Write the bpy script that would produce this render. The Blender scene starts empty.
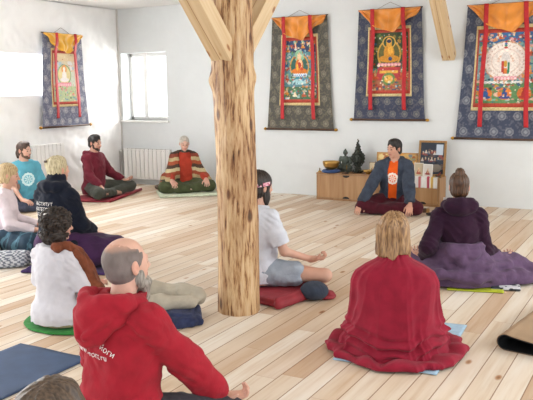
import bpy, bmesh, math, random
import numpy as np
from math import sin, cos, pi, radians, atan2, sqrt, hypot
from mathutils import Vector, Matrix
random.seed(7)
rng = np.random.default_rng(11)
SC = bpy.context.scene
COL = SC.collection

# ------------------------------------------------------------------ objects
def link(o, parent=None):
    COL.objects.link(o)
    if parent is not None:
        o.parent = parent
    return o

def tag(o, label=None, cat=None, group=None, kind=None):
    if label: o['label'] = label
    if cat: o['category'] = cat
    if group: o['group'] = group
    if kind: o['kind'] = kind
    return o

def thing(name, label, cat, loc=(0, 0, 0), rotz=0.0, group=None):
    o = bpy.data.objects.new(name, None)
    o.empty_display_size = 0.1
    o.location = loc
    o.rotation_euler = (0, 0, rotz)
    link(o)
    return tag(o, label, cat, group)

def mesh_obj(name, verts, faces, mat, parent=None, smooth=True, cols=None):
    me = bpy.data.meshes.new(name)
    if isinstance(verts, np.ndarray):
        verts = np.asarray(verts, dtype=np.float64)
        nf = len(faces)
        if isinstance(faces, np.ndarray):
            k = faces.shape[1]
            me.vertices.add(len(verts)); me.vertices.foreach_set('co', verts.ravel())
            me.loops.add(nf * k); me.loops.foreach_set('vertex_index', faces.ravel().astype(np.int32))
            me.polygons.add(nf)
            me.polygons.foreach_set('loop_start', (np.arange(nf) * k).astype(np.int32))
            me.update(calc_edges=True); me.validate()
        else:
            me.from_pydata([tuple(v) for v in verts], [], faces)
    else:
        me.from_pydata([tuple(v) for v in verts], [], faces)
    if cols is not None:
        a = me.color_attributes.new('Col', 'FLOAT_COLOR', 'POINT')
        c = np.ones((len(me.vertices), 4), dtype=np.float32)
        c[:, :3] = np.asarray(cols, dtype=np.float32)
        a.data.foreach_set('color', c.ravel())
    if mat: me.materials.append(mat)
    if smooth:
        me.polygons.foreach_set('use_smooth', [True] * len(me.polygons))
    me.update()
    return link(bpy.data.objects.new(name, me), parent)

def bm_obj(name, bm, mat, parent=None, smooth=False, bevel=0.0, seg=2, autosmooth=None):
    me = bpy.data.meshes.new(name)
    bm.to_mesh(me); bm.free()
    if mat: me.materials.append(mat)
    if smooth or bevel:
        me.polygons.foreach_set('use_smooth', [True] * len(me.polygons))
    o = link(bpy.data.objects.new(name, me), parent)
    if bevel:
        m = o.modifiers.new('bevel', 'BEVEL'); m.width = bevel; m.segments = seg
        m.limit_method = 'ANGLE'; m.harden_normals = True
    elif smooth:
        pass
    return o

def add_box(bm, lo, hi, mtx=None):
    r = bmesh.ops.create_cube(bm, size=1.0)
    vs = r['verts']
    c = [(a + b) / 2 for a, b in zip(lo, hi)]; s = [abs(b - a) for a, b in zip(lo, hi)]
    for v in vs:
        v.co = Vector((v.co.x * s[0] + c[0], v.co.y * s[1] + c[1], v.co.z * s[2] + c[2]))
        if mtx: v.co = mtx @ v.co
    return vs

def box(name, lo, hi, mat, parent=None, bevel=0.0, mtx=None):
    bm = bmesh.new(); add_box(bm, lo, hi, mtx)
    return bm_obj(name, bm, mat, parent, bevel=bevel)

def add_tube(bm, pts, rad, n=10, cap=True):
    pts = [Vector(p) for p in pts]
    if not hasattr(rad, '__len__'): rad = [rad] * len(pts)
    rings = []
    up = Vector((0, 0, 1))
    prev = None
    for i, p in enumerate(pts):
        t = (pts[min(i + 1, len(pts) - 1)] - pts[max(i - 1, 0)]).normalized()
        if prev is None:
            a = t.cross(up)
            if a.length < 1e-3: a = t.cross(Vector((1, 0, 0)))
        else:
            a = prev - t * prev.dot(t)
        a.normalize(); prev = a
        b = t.cross(a)
        rings.append([bm.verts.new(p + (a * cos(2 * pi * k / n) + b * sin(2 * pi * k / n)) * rad[i]) for k in range(n)])
    for r0, r1 in zip(rings, rings[1:]):
        for k in range(n):
            bm.faces.new((r0[k], r0[(k + 1) % n], r1[(k + 1) % n], r1[k]))
    if cap:
        bm.faces.new(rings[0][::-1]); bm.faces.new(rings[-1])
    return bm

def tube(name, pts, rad, mat, parent=None, n=10):
    bm = bmesh.new(); add_tube(bm, pts, rad, n)
    bmesh.ops.recalc_face_normals(bm, faces=bm.faces)
    return bm_obj(name, bm, mat, parent, smooth=True)

def lathe(name, prof, mat, parent=None, n=32, c=(0, 0, 0), sx=1.0, sy=1.0):
    vs, fs = [], []
    for r, z in prof:
        for k in range(n):
            a = 2 * pi * k / n
            vs.append((c[0] + r * cos(a) * sx, c[1] + r * sin(a) * sy, c[2] + z))
    for i in range(len(prof) - 1):
        for k in range(n):
            fs.append((i * n + k, i * n + (k + 1) % n, (i + 1) * n + (k + 1) % n, (i + 1) * n + k))
    return mesh_obj(name, vs, fs, mat, parent)

def grid_mesh(name, nu, nv, fn, mat, parent=None, cfn=None, thick=0.0, smooth=True):
    """fn(U, V) -> x, y, z arrays; U, V in 0..1"""
    U, V = np.meshgrid(np.linspace(0, 1, nu), np.linspace(0, 1, nv), indexing='ij')
    x, y, z = fn(U, V)
    P = np.stack([x + 0 * U, y + 0 * U, z + 0 * U], -1).reshape(-1, 3)
    i = np.arange(nu * nv).reshape(nu, nv)
    F = np.stack([i[:-1, :-1], i[1:, :-1], i[1:, 1:], i[:-1, 1:]], -1).reshape(-1, 4)
    cols = None
    if cfn is not None: cols = cfn(U, V).reshape(-1, 3)
    o = mesh_obj(name, P, F, mat, parent, smooth, cols)
    if thick:
        m = o.modifiers.new('thick', 'SOLIDIFY'); m.thickness = thick; m.offset = 0
    return o

# ------------------------------------------------------------------ noise
def _hash(i, j, k, s):
    n = (i.astype(np.int64) * 374761393 + j.astype(np.int64) * 668265263 + k.astype(np.int64) * 2147483647 + s * 974711) & 0x7fffffff
    n = ((n ^ (n >> 13)) * 1274126177) & 0x7fffffff
    n = (n ^ (n >> 16)) & 0xffff
    return n.astype(np.float32) / 32767.5 - 1.0

def noise(x, y, z, s=0):
    x, y, z = np.broadcast_arrays(x, y, z)
    xi, yi, zi = np.floor(x), np.floor(y), np.floor(z)
    fx, fy, fz = x - xi, y - yi, z - zi
    fx = fx * fx * (3 - 2 * fx); fy = fy * fy * (3 - 2 * fy); fz = fz * fz * (3 - 2 * fz)
    xi = xi.astype(np.int64); yi = yi.astype(np.int64); zi = zi.astype(np.int64)
    r = 0
    for a in (0, 1):
        wx = fx if a else 1 - fx
        for b in (0, 1):
            wy = fy if b else 1 - fy
            for c in (0, 1):
                wz = fz if c else 1 - fz
                r = r + wx * wy * wz * _hash(xi + a, yi + b, zi + c, s)
    return r

def fbm(x, y, z, s=0, o=2):
    return sum(noise(x * 2 ** i, y * 2 ** i, z * 2 ** i, s + i) / 2 ** i for i in range(o))

# ------------------------------------------------------------------ distance field modeller
def V3(p): return np.array(p, dtype=np.float64)

class SDF:
    def __init__(s, lo, hi, h):
        s.lo = V3(lo); s.h = h
        s.n = np.maximum(4, np.ceil((V3(hi) - s.lo) / h).astype(int) + 1)
        s.ax = [(s.lo[i] + h * np.arange(s.n[i])).astype(np.float32) for i in range(3)]
        s.D = np.full(s.n, 0.2, dtype=np.float32)
    def sub(s, lo, hi):
        a = np.clip(np.floor((V3(lo) - s.lo) / s.h).astype(int), 0, s.n - 1)
        b = np.clip(np.ceil((V3(hi) - s.lo) / s.h).astype(int) + 1, 1, s.n)
        if np.any(b <= a): return None, None
        sl = tuple(slice(a[i], b[i]) for i in range(3))
        X = s.ax[0][sl[0]][:, None, None]; Y = s.ax[1][sl[1]][None, :, None]; Z = s.ax[2][sl[2]][None, None, :]
        return sl, (X, Y, Z)
    def comb(s, sl, d, k, mode):
        A = s.D[sl]
        if mode == 'u':
            if k > 0:
                h = np.maximum(k - np.abs(A - d), 0) / k
                s.D[sl] = np.minimum(A, d) - h * h * k * 0.25
            else: s.D[sl] = np.minimum(A, d)
        elif mode == 's':
            d = -d
            if k > 0:
                h = np.maximum(k - np.abs(A - d), 0) / k
                s.D[sl] = np.maximum(A, d) + h * h * k * 0.25
            else: s.D[sl] = np.maximum(A, d)
        return s
    def rc(s, a, b, ra, rb=None, k=0.02, mode='u'):
        rb = ra if rb is None else rb
        a, b = V3(a), V3(b); m = max(ra, rb) + k + 3 * s.h
        sl, P = s.sub(np.minimum(a, b) - m, np.maximum(a, b) + m)
        if sl is None: return s
        X, Y, Z = P; ab = b - a; L = max(float(ab @ ab), 1e-9)
        px, py, pz = X - a[0], Y - a[1], Z - a[2]
        t = np.clip((px * ab[0] + py * ab[1] + pz * ab[2]) / L, 0, 1)
        d = np.sqrt((px - t * ab[0]) ** 2 + (py - t * ab[1]) ** 2 + (pz - t * ab[2]) ** 2) - (ra + (rb - ra) * t)
        return s.comb(sl, d, k, mode)
    def chain(s, pts, rs, k=0.02, mode='u'):
        for i in range(len(pts) - 1): s.rc(pts[i], pts[i + 1], rs[i], rs[i + 1], k, mode)
        return s
    def el(s, c, r, k=0.02, R=None, mode='u'):
        c, r = V3(c), V3(r); m = max(r) + k + 3 * s.h
        sl, P = s.sub(c - m, c + m)
        if sl is None: return s
        X, Y, Z = P; x, y, z = X - c[0], Y - c[1], Z - c[2]
        if R is not None:
            x, y, z = (R[0][0] * x + R[1][0] * y + R[2][0] * z, R[0][1] * x + R[1][1] * y + R[2][1] * z, R[0][2] * x + R[1][2] * y + R[2][2] * z)
        k0 = np.sqrt((x / r[0]) ** 2 + (y / r[1]) ** 2 + (z / r[2]) ** 2)
        k1 = np.sqrt((x / r[0] ** 2) ** 2 + (y / r[1] ** 2) ** 2 + (z / r[2] ** 2) ** 2)
        d = k0 * (k0 - 1) / np.maximum(k1, 1e-6)
        return s.comb(sl, d, k, mode)
    def bx(s, c, r, rnd=0.01, k=0.01, R=None, mode='u'):
        c, r = V3(c), V3(r); m = float(np.linalg.norm(r)) + k + 3 * s.h
        sl, P = s.sub(c - m, c + m)
        if sl is None: return s
        X, Y, Z = P; x, y, z = X - c[0], Y - c[1], Z - c[2]
        if R is not None:
            x, y, z = (R[0][0] * x + R[1][0] * y + R[2][0] * z, R[0][1] * x + R[1][1] * y + R[2][1] * z, R[0][2] * x + R[1][2] * y + R[2][2] * z)
        qx, qy, qz = np.abs(x) - r[0] + rnd, np.abs(y) - r[1] + rnd, np.abs(z) - r[2] + rnd
        d = np.sqrt(np.maximum(qx, 0) ** 2 + np.maximum(qy, 0) ** 2 + np.maximum(qz, 0) ** 2) + np.minimum(np.maximum(qx, np.maximum(qy, qz)), 0) - rnd
        return s.comb(sl, d, k, mode)
    def loft(s, secs, k=0.02, g=0.0, cap=True, p=2.0):
        """secs: rows (z, cx, cy, rx, ry)"""
        S = np.array(secs, dtype=np.float64); m = S[:, 3:].max() + g + k + 3 * s.h
        lo = [S[:, 1].min() - m, S[:, 2].min() - m, S[0, 0] - k - g - 3 * s.h]
        hi = [S[:, 1].max() + m, S[:, 2].max() + m, S[-1, 0] + k + g + 3 * s.h]
        sl, P = s.sub(lo, hi)
        if sl is None: return s
        X, Y, Z = P
        it = [np.interp(Z, S[:, 0], S[:, i]) for i in range(1, 5)]
        rx, ry = it[2] + g, it[3] + g
        d = (((np.abs(X - it[0]) / rx) ** p + (np.abs(Y - it[1]) / ry) ** p) ** (1 / p) - 1) * np.minimum(rx, ry)
        d = np.maximum(d, np.maximum(S[0, 0] - g - Z, Z - S[-1, 0] - g))
        return s.comb(sl, d.astype(np.float32), k, 'u')
    def field(s, fn, k=0.0, mode='u', lo=None, hi=None):
        sl, P = s.sub(s.lo if lo is None else lo, s.lo + s.h * s.n if hi is None else hi)
        return s.comb(sl, np.broadcast_to(fn(*P), s.D[sl].shape), k, mode)
    def disp(s, fn, band=0.04):
        idx = np.nonzero(np.abs(s.D) < band)
        X, Y, Z = s.ax[0][idx[0]], s.ax[1][idx[1]], s.ax[2][idx[2]]
        s.D[idx] += fn(X, Y, Z).astype(np.float32)
        return s
    def sample(s, P):
        q = (np.asarray(P) - s.lo) / s.h
        q = np.clip(q, 0, s.n - 1.001); i = np.floor(q).astype(int); f = q - i; r = 0
        for a in (0, 1):
            for b in (0, 1):
                for c in (0, 1):
                    w = (f[:, 0] if a else 1 - f[:, 0]) * (f[:, 1] if b else 1 - f[:, 1]) * (f[:, 2] if c else 1 - f[:, 2])
                    r = r + w * s.D[i[:, 0] + a, i[:, 1] + b, i[:, 2] + c]
        return r
    def project(s, P, d, off=0.003, maxd=0.6):
        """slide points P along direction d until they touch the surface"""
        P = np.array(P, dtype=np.float64); d = V3(d) / np.linalg.norm(d)
        t = np.zeros(len(P)); done = np.zeros(len(P), bool)
        for _ in range(int(maxd / 0.003)):
            v = s.sample(P + t[:, None] * d)
            done |= v < off
            if done.all(): break
            t[~done] += 0.003
        return P + t[:, None] * d
    def mesh(s):
        D = s.D.copy()
        D[0] = D[-1] = 0.1; D[:, 0] = D[:, -1] = 0.1; D[:, :, 0] = D[:, :, -1] = 0.1
        ins = D < 0
        cnt = np.zeros(tuple(s.n - 1), np.int8)
        for a in (0, 1):
            for b in (0, 1):
                for c in (0, 1):
                    cnt += ins[a:a + s.n[0] - 1, b:b + s.n[1] - 1, c:c + s.n[2] - 1]
        act = np.nonzero((cnt > 0) & (cnt < 8))
        A = np.stack(act, -1); N = len(A)
        acc = np.zeros((N, 3)); num = np.zeros(N)
        cor = [(a, b, c) for a in (0, 1) for b in (0, 1) for c in (0, 1)]
        vals = {c: D[act[0] + c[0], act[1] + c[1], act[2] + c[2]] for c in cor}
        for c in cor:
            for ax in range(3):
                if c[ax] == 0:
                    e = list(c); e[ax] = 1; e = tuple(e)
                    v0, v1 = vals[c], vals[e]; m = (v0 < 0) != (v1 < 0)
                    t = v0[m] / (v0[m] - v1[m])
                    p = np.zeros((m.sum(), 3)) + np.array(c); p[:, ax] += t
                    acc[m] += p; num[m] += 1
        Vt = s.lo + s.h * (A + acc / num[:, None])
        idm = np.full(tuple(s.n - 1), -1, np.int64); idm[act] = np.arange(N)
        F = []
        for ax in range(3):
            sl0 = [slice(1, -1)] * 3; sl0[ax] = slice(0, -1); sl1 = list(sl0); sl1[ax] = slice(1, None)
            s0, s1 = ins[tuple(sl0)], ins[tuple(sl1)]
            b, c = (ax + 1) % 3, (ax + 2) % 3
            for flip, m in ((False, s0 & ~s1), (True, ~s0 & s1)):
                q = np.stack(np.nonzero(m), -1)
                if not len(q): continue
                q[:, b] += 1; q[:, c] += 1
                ids = []
                for db, dc in ((-1, -1), (0, -1), (0, 0), (-1, 0)):
                    w = q.copy(); w[:, b] += db; w[:, c] += dc
                    ids.append(idm[w[:, 0], w[:, 1], w[:, 2]])
                f = np.stack(ids, -1)
                F.append(f[:, ::-1] if flip else f)
        return Vt, np.concatenate(F)
    def obj(s, name, mat, parent=None, colfn=None):
        Vt, F = s.mesh()
        return mesh_obj(name, Vt, F, mat, parent, True, colfn(Vt) if colfn else None)

def rotm(yaw=0.0, pitch=0.0, roll=0.0):
    """columns = local x, y, z axes; y is forward. yaw about z, pitch raises y, roll about y"""
    m = Matrix.Rotation(yaw, 3, 'Z') @ Matrix.Rotation(pitch, 3, 'X') @ Matrix.Rotation(roll, 3, 'Y')
    return np.array(m)

# ------------------------------------------------------------------ materials
def mat_new(name):
    m = bpy.data.materials.new(name); m.use_nodes = True
    nt = m.node_tree; b = nt.nodes['Principled BSDF']
    return m, nt, b

def rgb(h):
    h = h.lstrip('#'); c = [int(h[i:i + 2], 16) / 255 for i in (0, 2, 4)]
    return tuple(x / 12.92 if x <= 0.04045 else ((x + 0.055) / 1.055) ** 2.4 for x in c)

def simple(name, col, rough=0.6, metal=0.0, var=0.0, scale=30, bump=0.0, bscale=200, sheen=0.0, sss=0.0, col2=None, stretch=(1, 1, 1)):
    m, nt, b = mat_new(name)
    if isinstance(col, str): col = rgb(col)
    b.inputs['Base Color'].default_value = (*col, 1)
    b.inputs['Roughness'].default_value = rough; b.inputs['Metallic'].default_value = metal
    if sheen:
        b.inputs['Sheen Weight'].default_value = sheen; b.inputs['Sheen Roughness'].default_value = 0.6
    if sss:
        b.inputs['Subsurface Weight'].default_value = sss; b.inputs['Subsurface Radius'].default_value = (0.6, 0.25, 0.15); b.inputs['Subsurface Scale'].default_value = 0.02
    tc = nt.nodes.new('ShaderNodeTexCoord'); mp = nt.nodes.new('ShaderNodeMapping')
    mp.inputs['Scale'].default_value = stretch
    nt.links.new(tc.outputs['Object'], mp.inputs['Vector'])
    if var or col2:
        n = nt.nodes.new('ShaderNodeTexNoise'); n.inputs['Scale'].default_value = scale; n.inputs['Detail'].default_value = 4
        nt.links.new(mp.outputs[0], n.inputs['Vector'])
        r = nt.nodes.new('ShaderNodeValToRGB')
        c2 = rgb(col2) if isinstance(col2, str) else (col2 or tuple(min(1, c * (1 + var)) for c in col))
        c1 = col if col2 else tuple(c * (1 - var) for c in col)
        r.color_ramp.elements[0].color = (*c1, 1); r.color_ramp.elements[0].position = 0.35
        r.color_ramp.elements[1].color = (*c2, 1); r.color_ramp.elements[1].position = 0.65
        nt.links.new(n.outputs['Fac'], r.inputs['Fac']); nt.links.new(r.outputs[0], b.inputs['Base Color'])
    if bump:
        n2 = nt.nodes.new('ShaderNodeTexNoise'); n2.inputs['Scale'].default_value = bscale; n2.inputs['Detail'].default_value = 3
        nt.links.new(mp.outputs[0], n2.inputs['Vector'])
        bp = nt.nodes.new('ShaderNodeBump'); bp.inputs['Strength'].default_value = bump; bp.inputs['Distance'].default_value = 0.004
        nt.links.new(n2.outputs['Fac'], bp.inputs['Height']); nt.links.new(bp.outputs[0], b.inputs['Normal'])
    return m

def fabric(name, col, var=0.10, rough=0.92, bump=0.5, bscale=60, sheen=0.05, crease=4.0, cr_s=0.38):
    m = simple(name, col, rough, var=var, scale=14, bump=bump, bscale=bscale, sheen=sheen)
    nt = m.node_tree; b = nt.nodes['Principled BSDF']; b.inputs['Specular IOR Level'].default_value = 0.2
    q = NT(nt); tc = nt.nodes.new('ShaderNodeTexCoord')
    w = nt.nodes.new('ShaderNodeTexNoise'); w.inputs['Scale'].default_value = crease; w.inputs['Detail'].default_value = 2.5; w.inputs['Distortion'].default_value = 1.6
    nt.links.new(tc.outputs['Object'], w.inputs['Vector'])
    h = q.m('ABSOLUTE', q.m('SUBTRACT', w.outputs['Fac'], 0.5))
    bp = nt.nodes.new('ShaderNodeBump'); bp.inputs['Strength'].default_value = cr_s; bp.inputs['Distance'].default_value = 0.05
    nt.links.new(h, bp.inputs['Height'])
    src = [l.from_socket for l in nt.links if l.to_socket == b.inputs['Normal']]
    if src: nt.links.new(src[0], bp.inputs['Normal'])
    nt.links.new(bp.outputs[0], b.inputs['Normal'])
    return m

def attr_mat(name, rough=0.8, bump=0.0, bscale=120, sss=0.0, metal=0.0):
    m = simple(name, (0.5, 0.5, 0.5), rough, metal, bump=bump, bscale=bscale, sss=sss)
    nt = m.node_tree; b = nt.nodes['Principled BSDF']
    a = nt.nodes.new('ShaderNodeAttribute'); a.attribute_name = 'Col'
    nt.links.new(a.outputs['Color'], b.inputs['Base Color'])
    return m

class NT:
    """tiny helper to write math node graphs"""
    def __init__(s, nt): s.nt = nt
    def v(s, x, inp):
        if isinstance(x, (int, float)): inp.default_value = x
        else: s.nt.links.new(x, inp)
    def m(s, op, a, b=0.0, c=None):
        n = s.nt.nodes.new('ShaderNodeMath'); n.operation = op
        s.v(a, n.inputs[0]); s.v(b, n.inputs[1])
        if c is not None: s.v(c, n.inputs[2])
        return n.outputs[0]
    def comb(s, x, y, z):
        n = s.nt.nodes.new('ShaderNodeCombineXYZ')
        for i, q in enumerate((x, y, z)): s.v(q, n.inputs[i])
        return n.outputs[0]
    def noise(s, vec, scale=1.0, detail=3, rough=0.5):
        n = s.nt.nodes.new('ShaderNodeTexNoise'); n.inputs['Scale'].default_value = scale
        n.inputs['Detail'].default_value = detail; n.inputs['Roughness'].default_value = rough
        s.nt.links.new(vec, n.inputs['Vector']); return n.outputs['Fac']
    def white(s, vec):
        n = s.nt.nodes.new('ShaderNodeTexWhiteNoise'); s.nt.links.new(vec, n.inputs['Vector']); return n
    def mix(s, f, a, b, blend='MIX'):
        n = s.nt.nodes.new('ShaderNodeMix'); n.data_type = 'RGBA'; n.blend_type = blend
        s.v(f, n.inputs[0])
        for q, i in ((a, 6), (b, 7)):
            if isinstance(q, tuple): n.inputs[i].default_value = (*q, 1)
            else: s.nt.links.new(q, n.inputs[i])
        return n.outputs[2]
    def ramp(s, f, stops):
        n = s.nt.nodes.new('ShaderNodeValToRGB'); cr = n.color_ramp
        while len(cr.elements) < len(stops): cr.elements.new(0.5)
        for e, (p, c) in zip(cr.elements, stops): e.position = p; e.color = (*c, 1)
        s.v(f, n.inputs['Fac']); return n.outputs[0]
    def bump(s, h, strength=0.3, dist=0.005):
        n = s.nt.nodes.new('ShaderNodeBump'); n.inputs['Strength'].default_value = strength; n.inputs['Distance'].default_value = dist
        s.nt.links.new(h, n.inputs['Height']); return n.outputs[0]
    def sep(s, vec):
        n = s.nt.nodes.new('ShaderNodeSeparateXYZ'); s.nt.links.new(vec, n.inputs[0]); return n.outputs
# ------------------------------------------------------------------ room
WX, WY, CZ = -8.19, 9.72, 2.87
WHITE = (0.82, 0.82, 0.81)

def floor_mat():
    m, nt, b = mat_new('pine_boards'); q = NT(nt)
    tc = nt.nodes.new('ShaderNodeTexCoord'); X, Y, Z = q.sep(tc.outputs['Object'])
    xs = q.m('DIVIDE', q.m('ADD', X, 1.02 + 13.6), 0.136)
    row = q.m('FLOOR', xs); fx = q.m('FRACT', xs)
    off = q.white(q.comb(row, 3.7, 0.0)).outputs['Value']
    ys = q.m('ADD', q.m('DIVIDE', Y, 1.9), q.m('MULTIPLY', off, 7.0))
    seg = q.m('FLOOR', ys); fy = q.m('FRACT', ys)
    wn = q.white(q.comb(row, seg, 0.0))
    r1 = wn.outputs['Value']
    r2 = q.white(q.comb(seg, row, 5.0)).outputs['Value']
    base = q.ramp(r1, [(0.0, rgb('#c9b199')), (0.2, rgb('#d8c9b6')), (0.5, rgb('#dfd5c6')), (0.8, rgb('#e8e3da')), (1.0, rgb('#cdb59c'))])
    # grain, streaks along the board
    gv = q.comb(q.m('MULTIPLY', X, 26.0), q.m('ADD', q.m('MULTIPLY', Y, 1.3), q.m('MULTIPLY', r2, 40.0)), 0.0)
    g = q.noise(gv, 1.0, 5, 0.6)
    gr = q.ramp(g, [(0.3, (0.80, 0.70, 0.60)), (0.5, (0.95, 0.93, 0.90)), (0.7, (1.0, 1.0, 1.0))])
    col = q.mix(0.75, base, gr, 'MULTIPLY')
    hv = q.comb(q.m('MULTIPLY', X, 9.0), q.m('ADD', q.m('MULTIPLY', Y, 0.9), q.m('MULTIPLY', r1, 30.0)), 2.0)
    h = q.noise(hv, 1.0, 2)
    hr = q.ramp(h, [(0.42, (1, 1, 1)), (0.62, (0.88, 0.77, 0.64))])
    col = q.mix(0.42, col, hr, 'MULTIPLY')
    # knots
    vo = nt.nodes.new('ShaderNodeTexVoronoi'); vo.inputs['Scale'].default_value = 1.0
    nt.links.new(q.comb(q.m('MULTIPLY', X, 4.4), q.m('MULTIPLY', Y, 1.9), 0.0), vo.inputs['Vector'])
    kn = q.ramp(vo.outputs['Distance'], [(0.02, rgb('#94663f')), (0.05, rgb('#c99a6c')), (0.095, (1, 1, 1))])
    col = q.mix(0.85, col, kn, 'MULTIPLY')
    # gaps between boards and at their ends
    ex = q.m('MINIMUM', fx, q.m('SUBTRACT', 1.0, fx)); ey = q.m('MULTIPLY', q.m('MINIMUM', fy, q.m('SUBTRACT', 1.0, fy)), 14.0)
    gapx = q.m('LESS_THAN', ex, 0.024); gapy = q.m('LESS_THAN', ey, 0.012)
    gap = q.m('MAXIMUM', gapx, gapy)
    col = q.mix(q.m('MULTIPLY', gapx, 0.75), col, rgb('#7d5638'))
    col = q.mix(q.m('MULTIPLY', gapy, 0.6), col, rgb('#a57a55'))
    nt.links.new(col, b.inputs['Base Color'])
    b.inputs['Roughness'].default_value = 0.62
    b.inputs['Specular IOR Level'].default_value = 0.15
    hgt = q.m('SUBTRACT', q.m('MULTIPLY', g, 0.15), gap)
    nt.links.new(q.bump(hgt, 0.35, 0.004), b.inputs['Normal'])
    return m

def wall_mat(name, col, rough=0.8, wr=0.0, scale=6.0):
    m, nt, b = mat_new(name); q = NT(nt)
    tc = nt.nodes.new('ShaderNodeTexCoord')
    n = q.noise(tc.outputs['Object'], scale, 6, 0.6)
    c = q.ramp(n, [(0.3, tuple(x * 0.96 for x in col)), (0.7, col)])
    nt.links.new(c, b.inputs['Base Color']); b.inputs['Roughness'].default_value = rough
    if wr: nt.links.new(q.bump(n, wr, 0.03), b.inputs['Normal'])
    return m

def wall_with_hole(name, axis, c, u0, u1, z0, z1, holes, mat, out):
    """flat wall plane in axis ('x' or 'y') = c with rectangular holes and reveals of depth out"""
    us = sorted({u0, u1, *[h[0] for h in holes], *[h[1] for h in holes]})
    zs = sorted({z0, z1, *[h[2] for h in holes], *[h[3] for h in holes]})
    bm = bmesh.new()
    P = (lambda u, z, d=0: (c + d, u, z)) if axis == 'x' else (lambda u, z, d=0: (u, c + d, z))
    for a, b_ in zip(us, us[1:]):
        for e, f in zip(zs, zs[1:]):
            if any(h[0] <= a and b_ <= h[1] and h[2] <= e and f <= h[3] for h in holes): continue
            for d in (0, out):
                bm.faces.new([bm.verts.new(P(*t, d)) for t in ((a, e), (b_, e), (b_, f), (a, f))])
    for h in holes + [(u0, u1, z0, z1)]:
        cs = [(h[0], h[2]), (h[1], h[2]), (h[1], h[3]), (h[0], h[3])]
        for i in range(4):
            p, r = cs[i], cs[(i + 1) % 4]
            bm.faces.new([bm.verts.new(P(*p, 0)), bm.verts.new(P(*r, 0)), bm.verts.new(P(*r, out)), bm.verts.new(P(*p, out))])
    bmesh.ops.remove_doubles(bm, verts=bm.verts, dist=1e-5)
    bmesh.ops.recalc_face_normals(bm, faces=bm.faces)
    return tag(bm_obj(name, bm, mat), kind='structure')

M_FLOOR = floor_mat()
M_WALL = wall_mat('white_plaster', (0.695, 0.72, 0.72), 0.75, 0.12, 5)
M_FILM = simple('white_membrane', (0.86, 0.86, 0.85), 0.55, var=0.02, scale=3)
M_CEIL = wall_mat('ceiling_white', (0.84, 0.83, 0.81), 0.8, 0.2, 3)
M_FRAMEW = simple('window_white', (0.85, 0.85, 0.83), 0.35)

bm = bmesh.new(); add_box(bm, (WX - 0.3, -1.5, -0.2), (3.2, WY + 0.3, 0.0))
tag(bm_obj('floor', bm, M_FLOOR), kind='structure')
W1 = (-8.14, -7.22, 1.06, 2.16)
wall_with_hole('wall_back', 'y', WY, WX, 3.2, 0, CZ, [W1], M_WALL, 0.32)
W2 = (6.2, 8.12, 1.50, 2.09)
wall_with_hole('wall_left', 'x', WX - 0.06, -1.5, WY + 0.32, 0, CZ, [W2, (0.6, 2.4, 0.9, 2.1), (3.6, 5.4, 0.9, 2.1)], M_WALL, -0.26)
box('ceiling', (WX - 0.3, -1.5, CZ), (3.2, WY + 0.3, CZ + 0.15), M_CEIL)
tag(bpy.data.objects['ceiling'], kind='structure')

# creased white membrane stretched over the left wall, cut out at the window band
def film_off(y, z):
    return 0.012 * fbm(y * 2.2 + z * 1.5, z * 2.6 - y * 0.7, 0 * y, 3, 3) + 0.010 * np.abs(noise(y * 4 + z * 2.5, z * 5 - y * 3, 0 * y, 9)) \
        + 0.004 * fbm(y * 14 + z * 5, z * 13 - y * 9, 0 * y, 4, 2) + 0.006 * np.sin(y * 9 + 1.5 * z)
def film(name, y0, y1, z0, z1):
    def f(U, V):
        y = y0 + (y1 - y0) * U; z = z0 + (z1 - z0) * V
        return WX + 0.0 * y + film_off(y, z) * 1.15 - 0.01, y, z
    o = grid_mesh(name, int((y1 - y0) * 40), max(8, int((z1 - z0) * 40)), f, M_FILM)
    return tag(o, kind='structure')
film('wall_left_membrane_low', 5.6, WY - 0.005, 0.02, 1.50)
film('wall_left_membrane_high', 5.6, WY - 0.005, 2.09, CZ - 0.01)
film('wall_left_membrane_side', 8.12, WY - 0.005, 1.50, 2.09)
# daylight coming through a taut translucent sheet over the long window
m, nt, b = mat_new('daylit_sheet')
for n in list(nt.nodes):
    if n.type == 'BSDF_PRINCIPLED': nt.nodes.remove(n)
tr = nt.nodes.new('ShaderNodeBsdfTranslucent'); tr.inputs['Color'].default_value = (0.93, 0.94, 0.95, 1)
df = nt.nodes.new('ShaderNodeBsdfDiffuse'); df.inputs['Color'].default_value = (0.9, 0.9, 0.9, 1)
mx = nt.nodes.new('ShaderNodeMixShader'); mx.inputs[0].default_value = 0.25
nt.links.new(tr.outputs[0], mx.inputs[1]); nt.links.new(df.outputs[0], mx.inputs[2])
nt.links.new(mx.outputs[0], nt.nodes['Material Output'].inputs['Surface'])
M_SHEET = m
w2 = thing('window_2', None, None, (WX, 7.1, 1.5)); tag(w2, kind='structure')
grid_mesh('translucent_sheet', 60, 20, lambda U, V: (-0.02 + 0.012 * fbm(U * 6, V * 3, 0 * U, 2), -0.9 + 1.82 * U, V * 0.59), M_SHEET, w2)
bm = bmesh.new()
for a, b_ in (((-.2, -.9, 0), (-.14, .92, .05)), ((-.2, -.9, .54), (-.14, .92, .59)), ((-.2, -.9, 0), (-.14, -.84, .59)), ((-.2, .86, 0), (-.14, .92, .59)), ((-.2, -.03, 0), (-.14, .03, .59))):
    add_box(bm, a, b_)
bm_obj('window_frame', bm, M_FRAMEW, w2)

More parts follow.
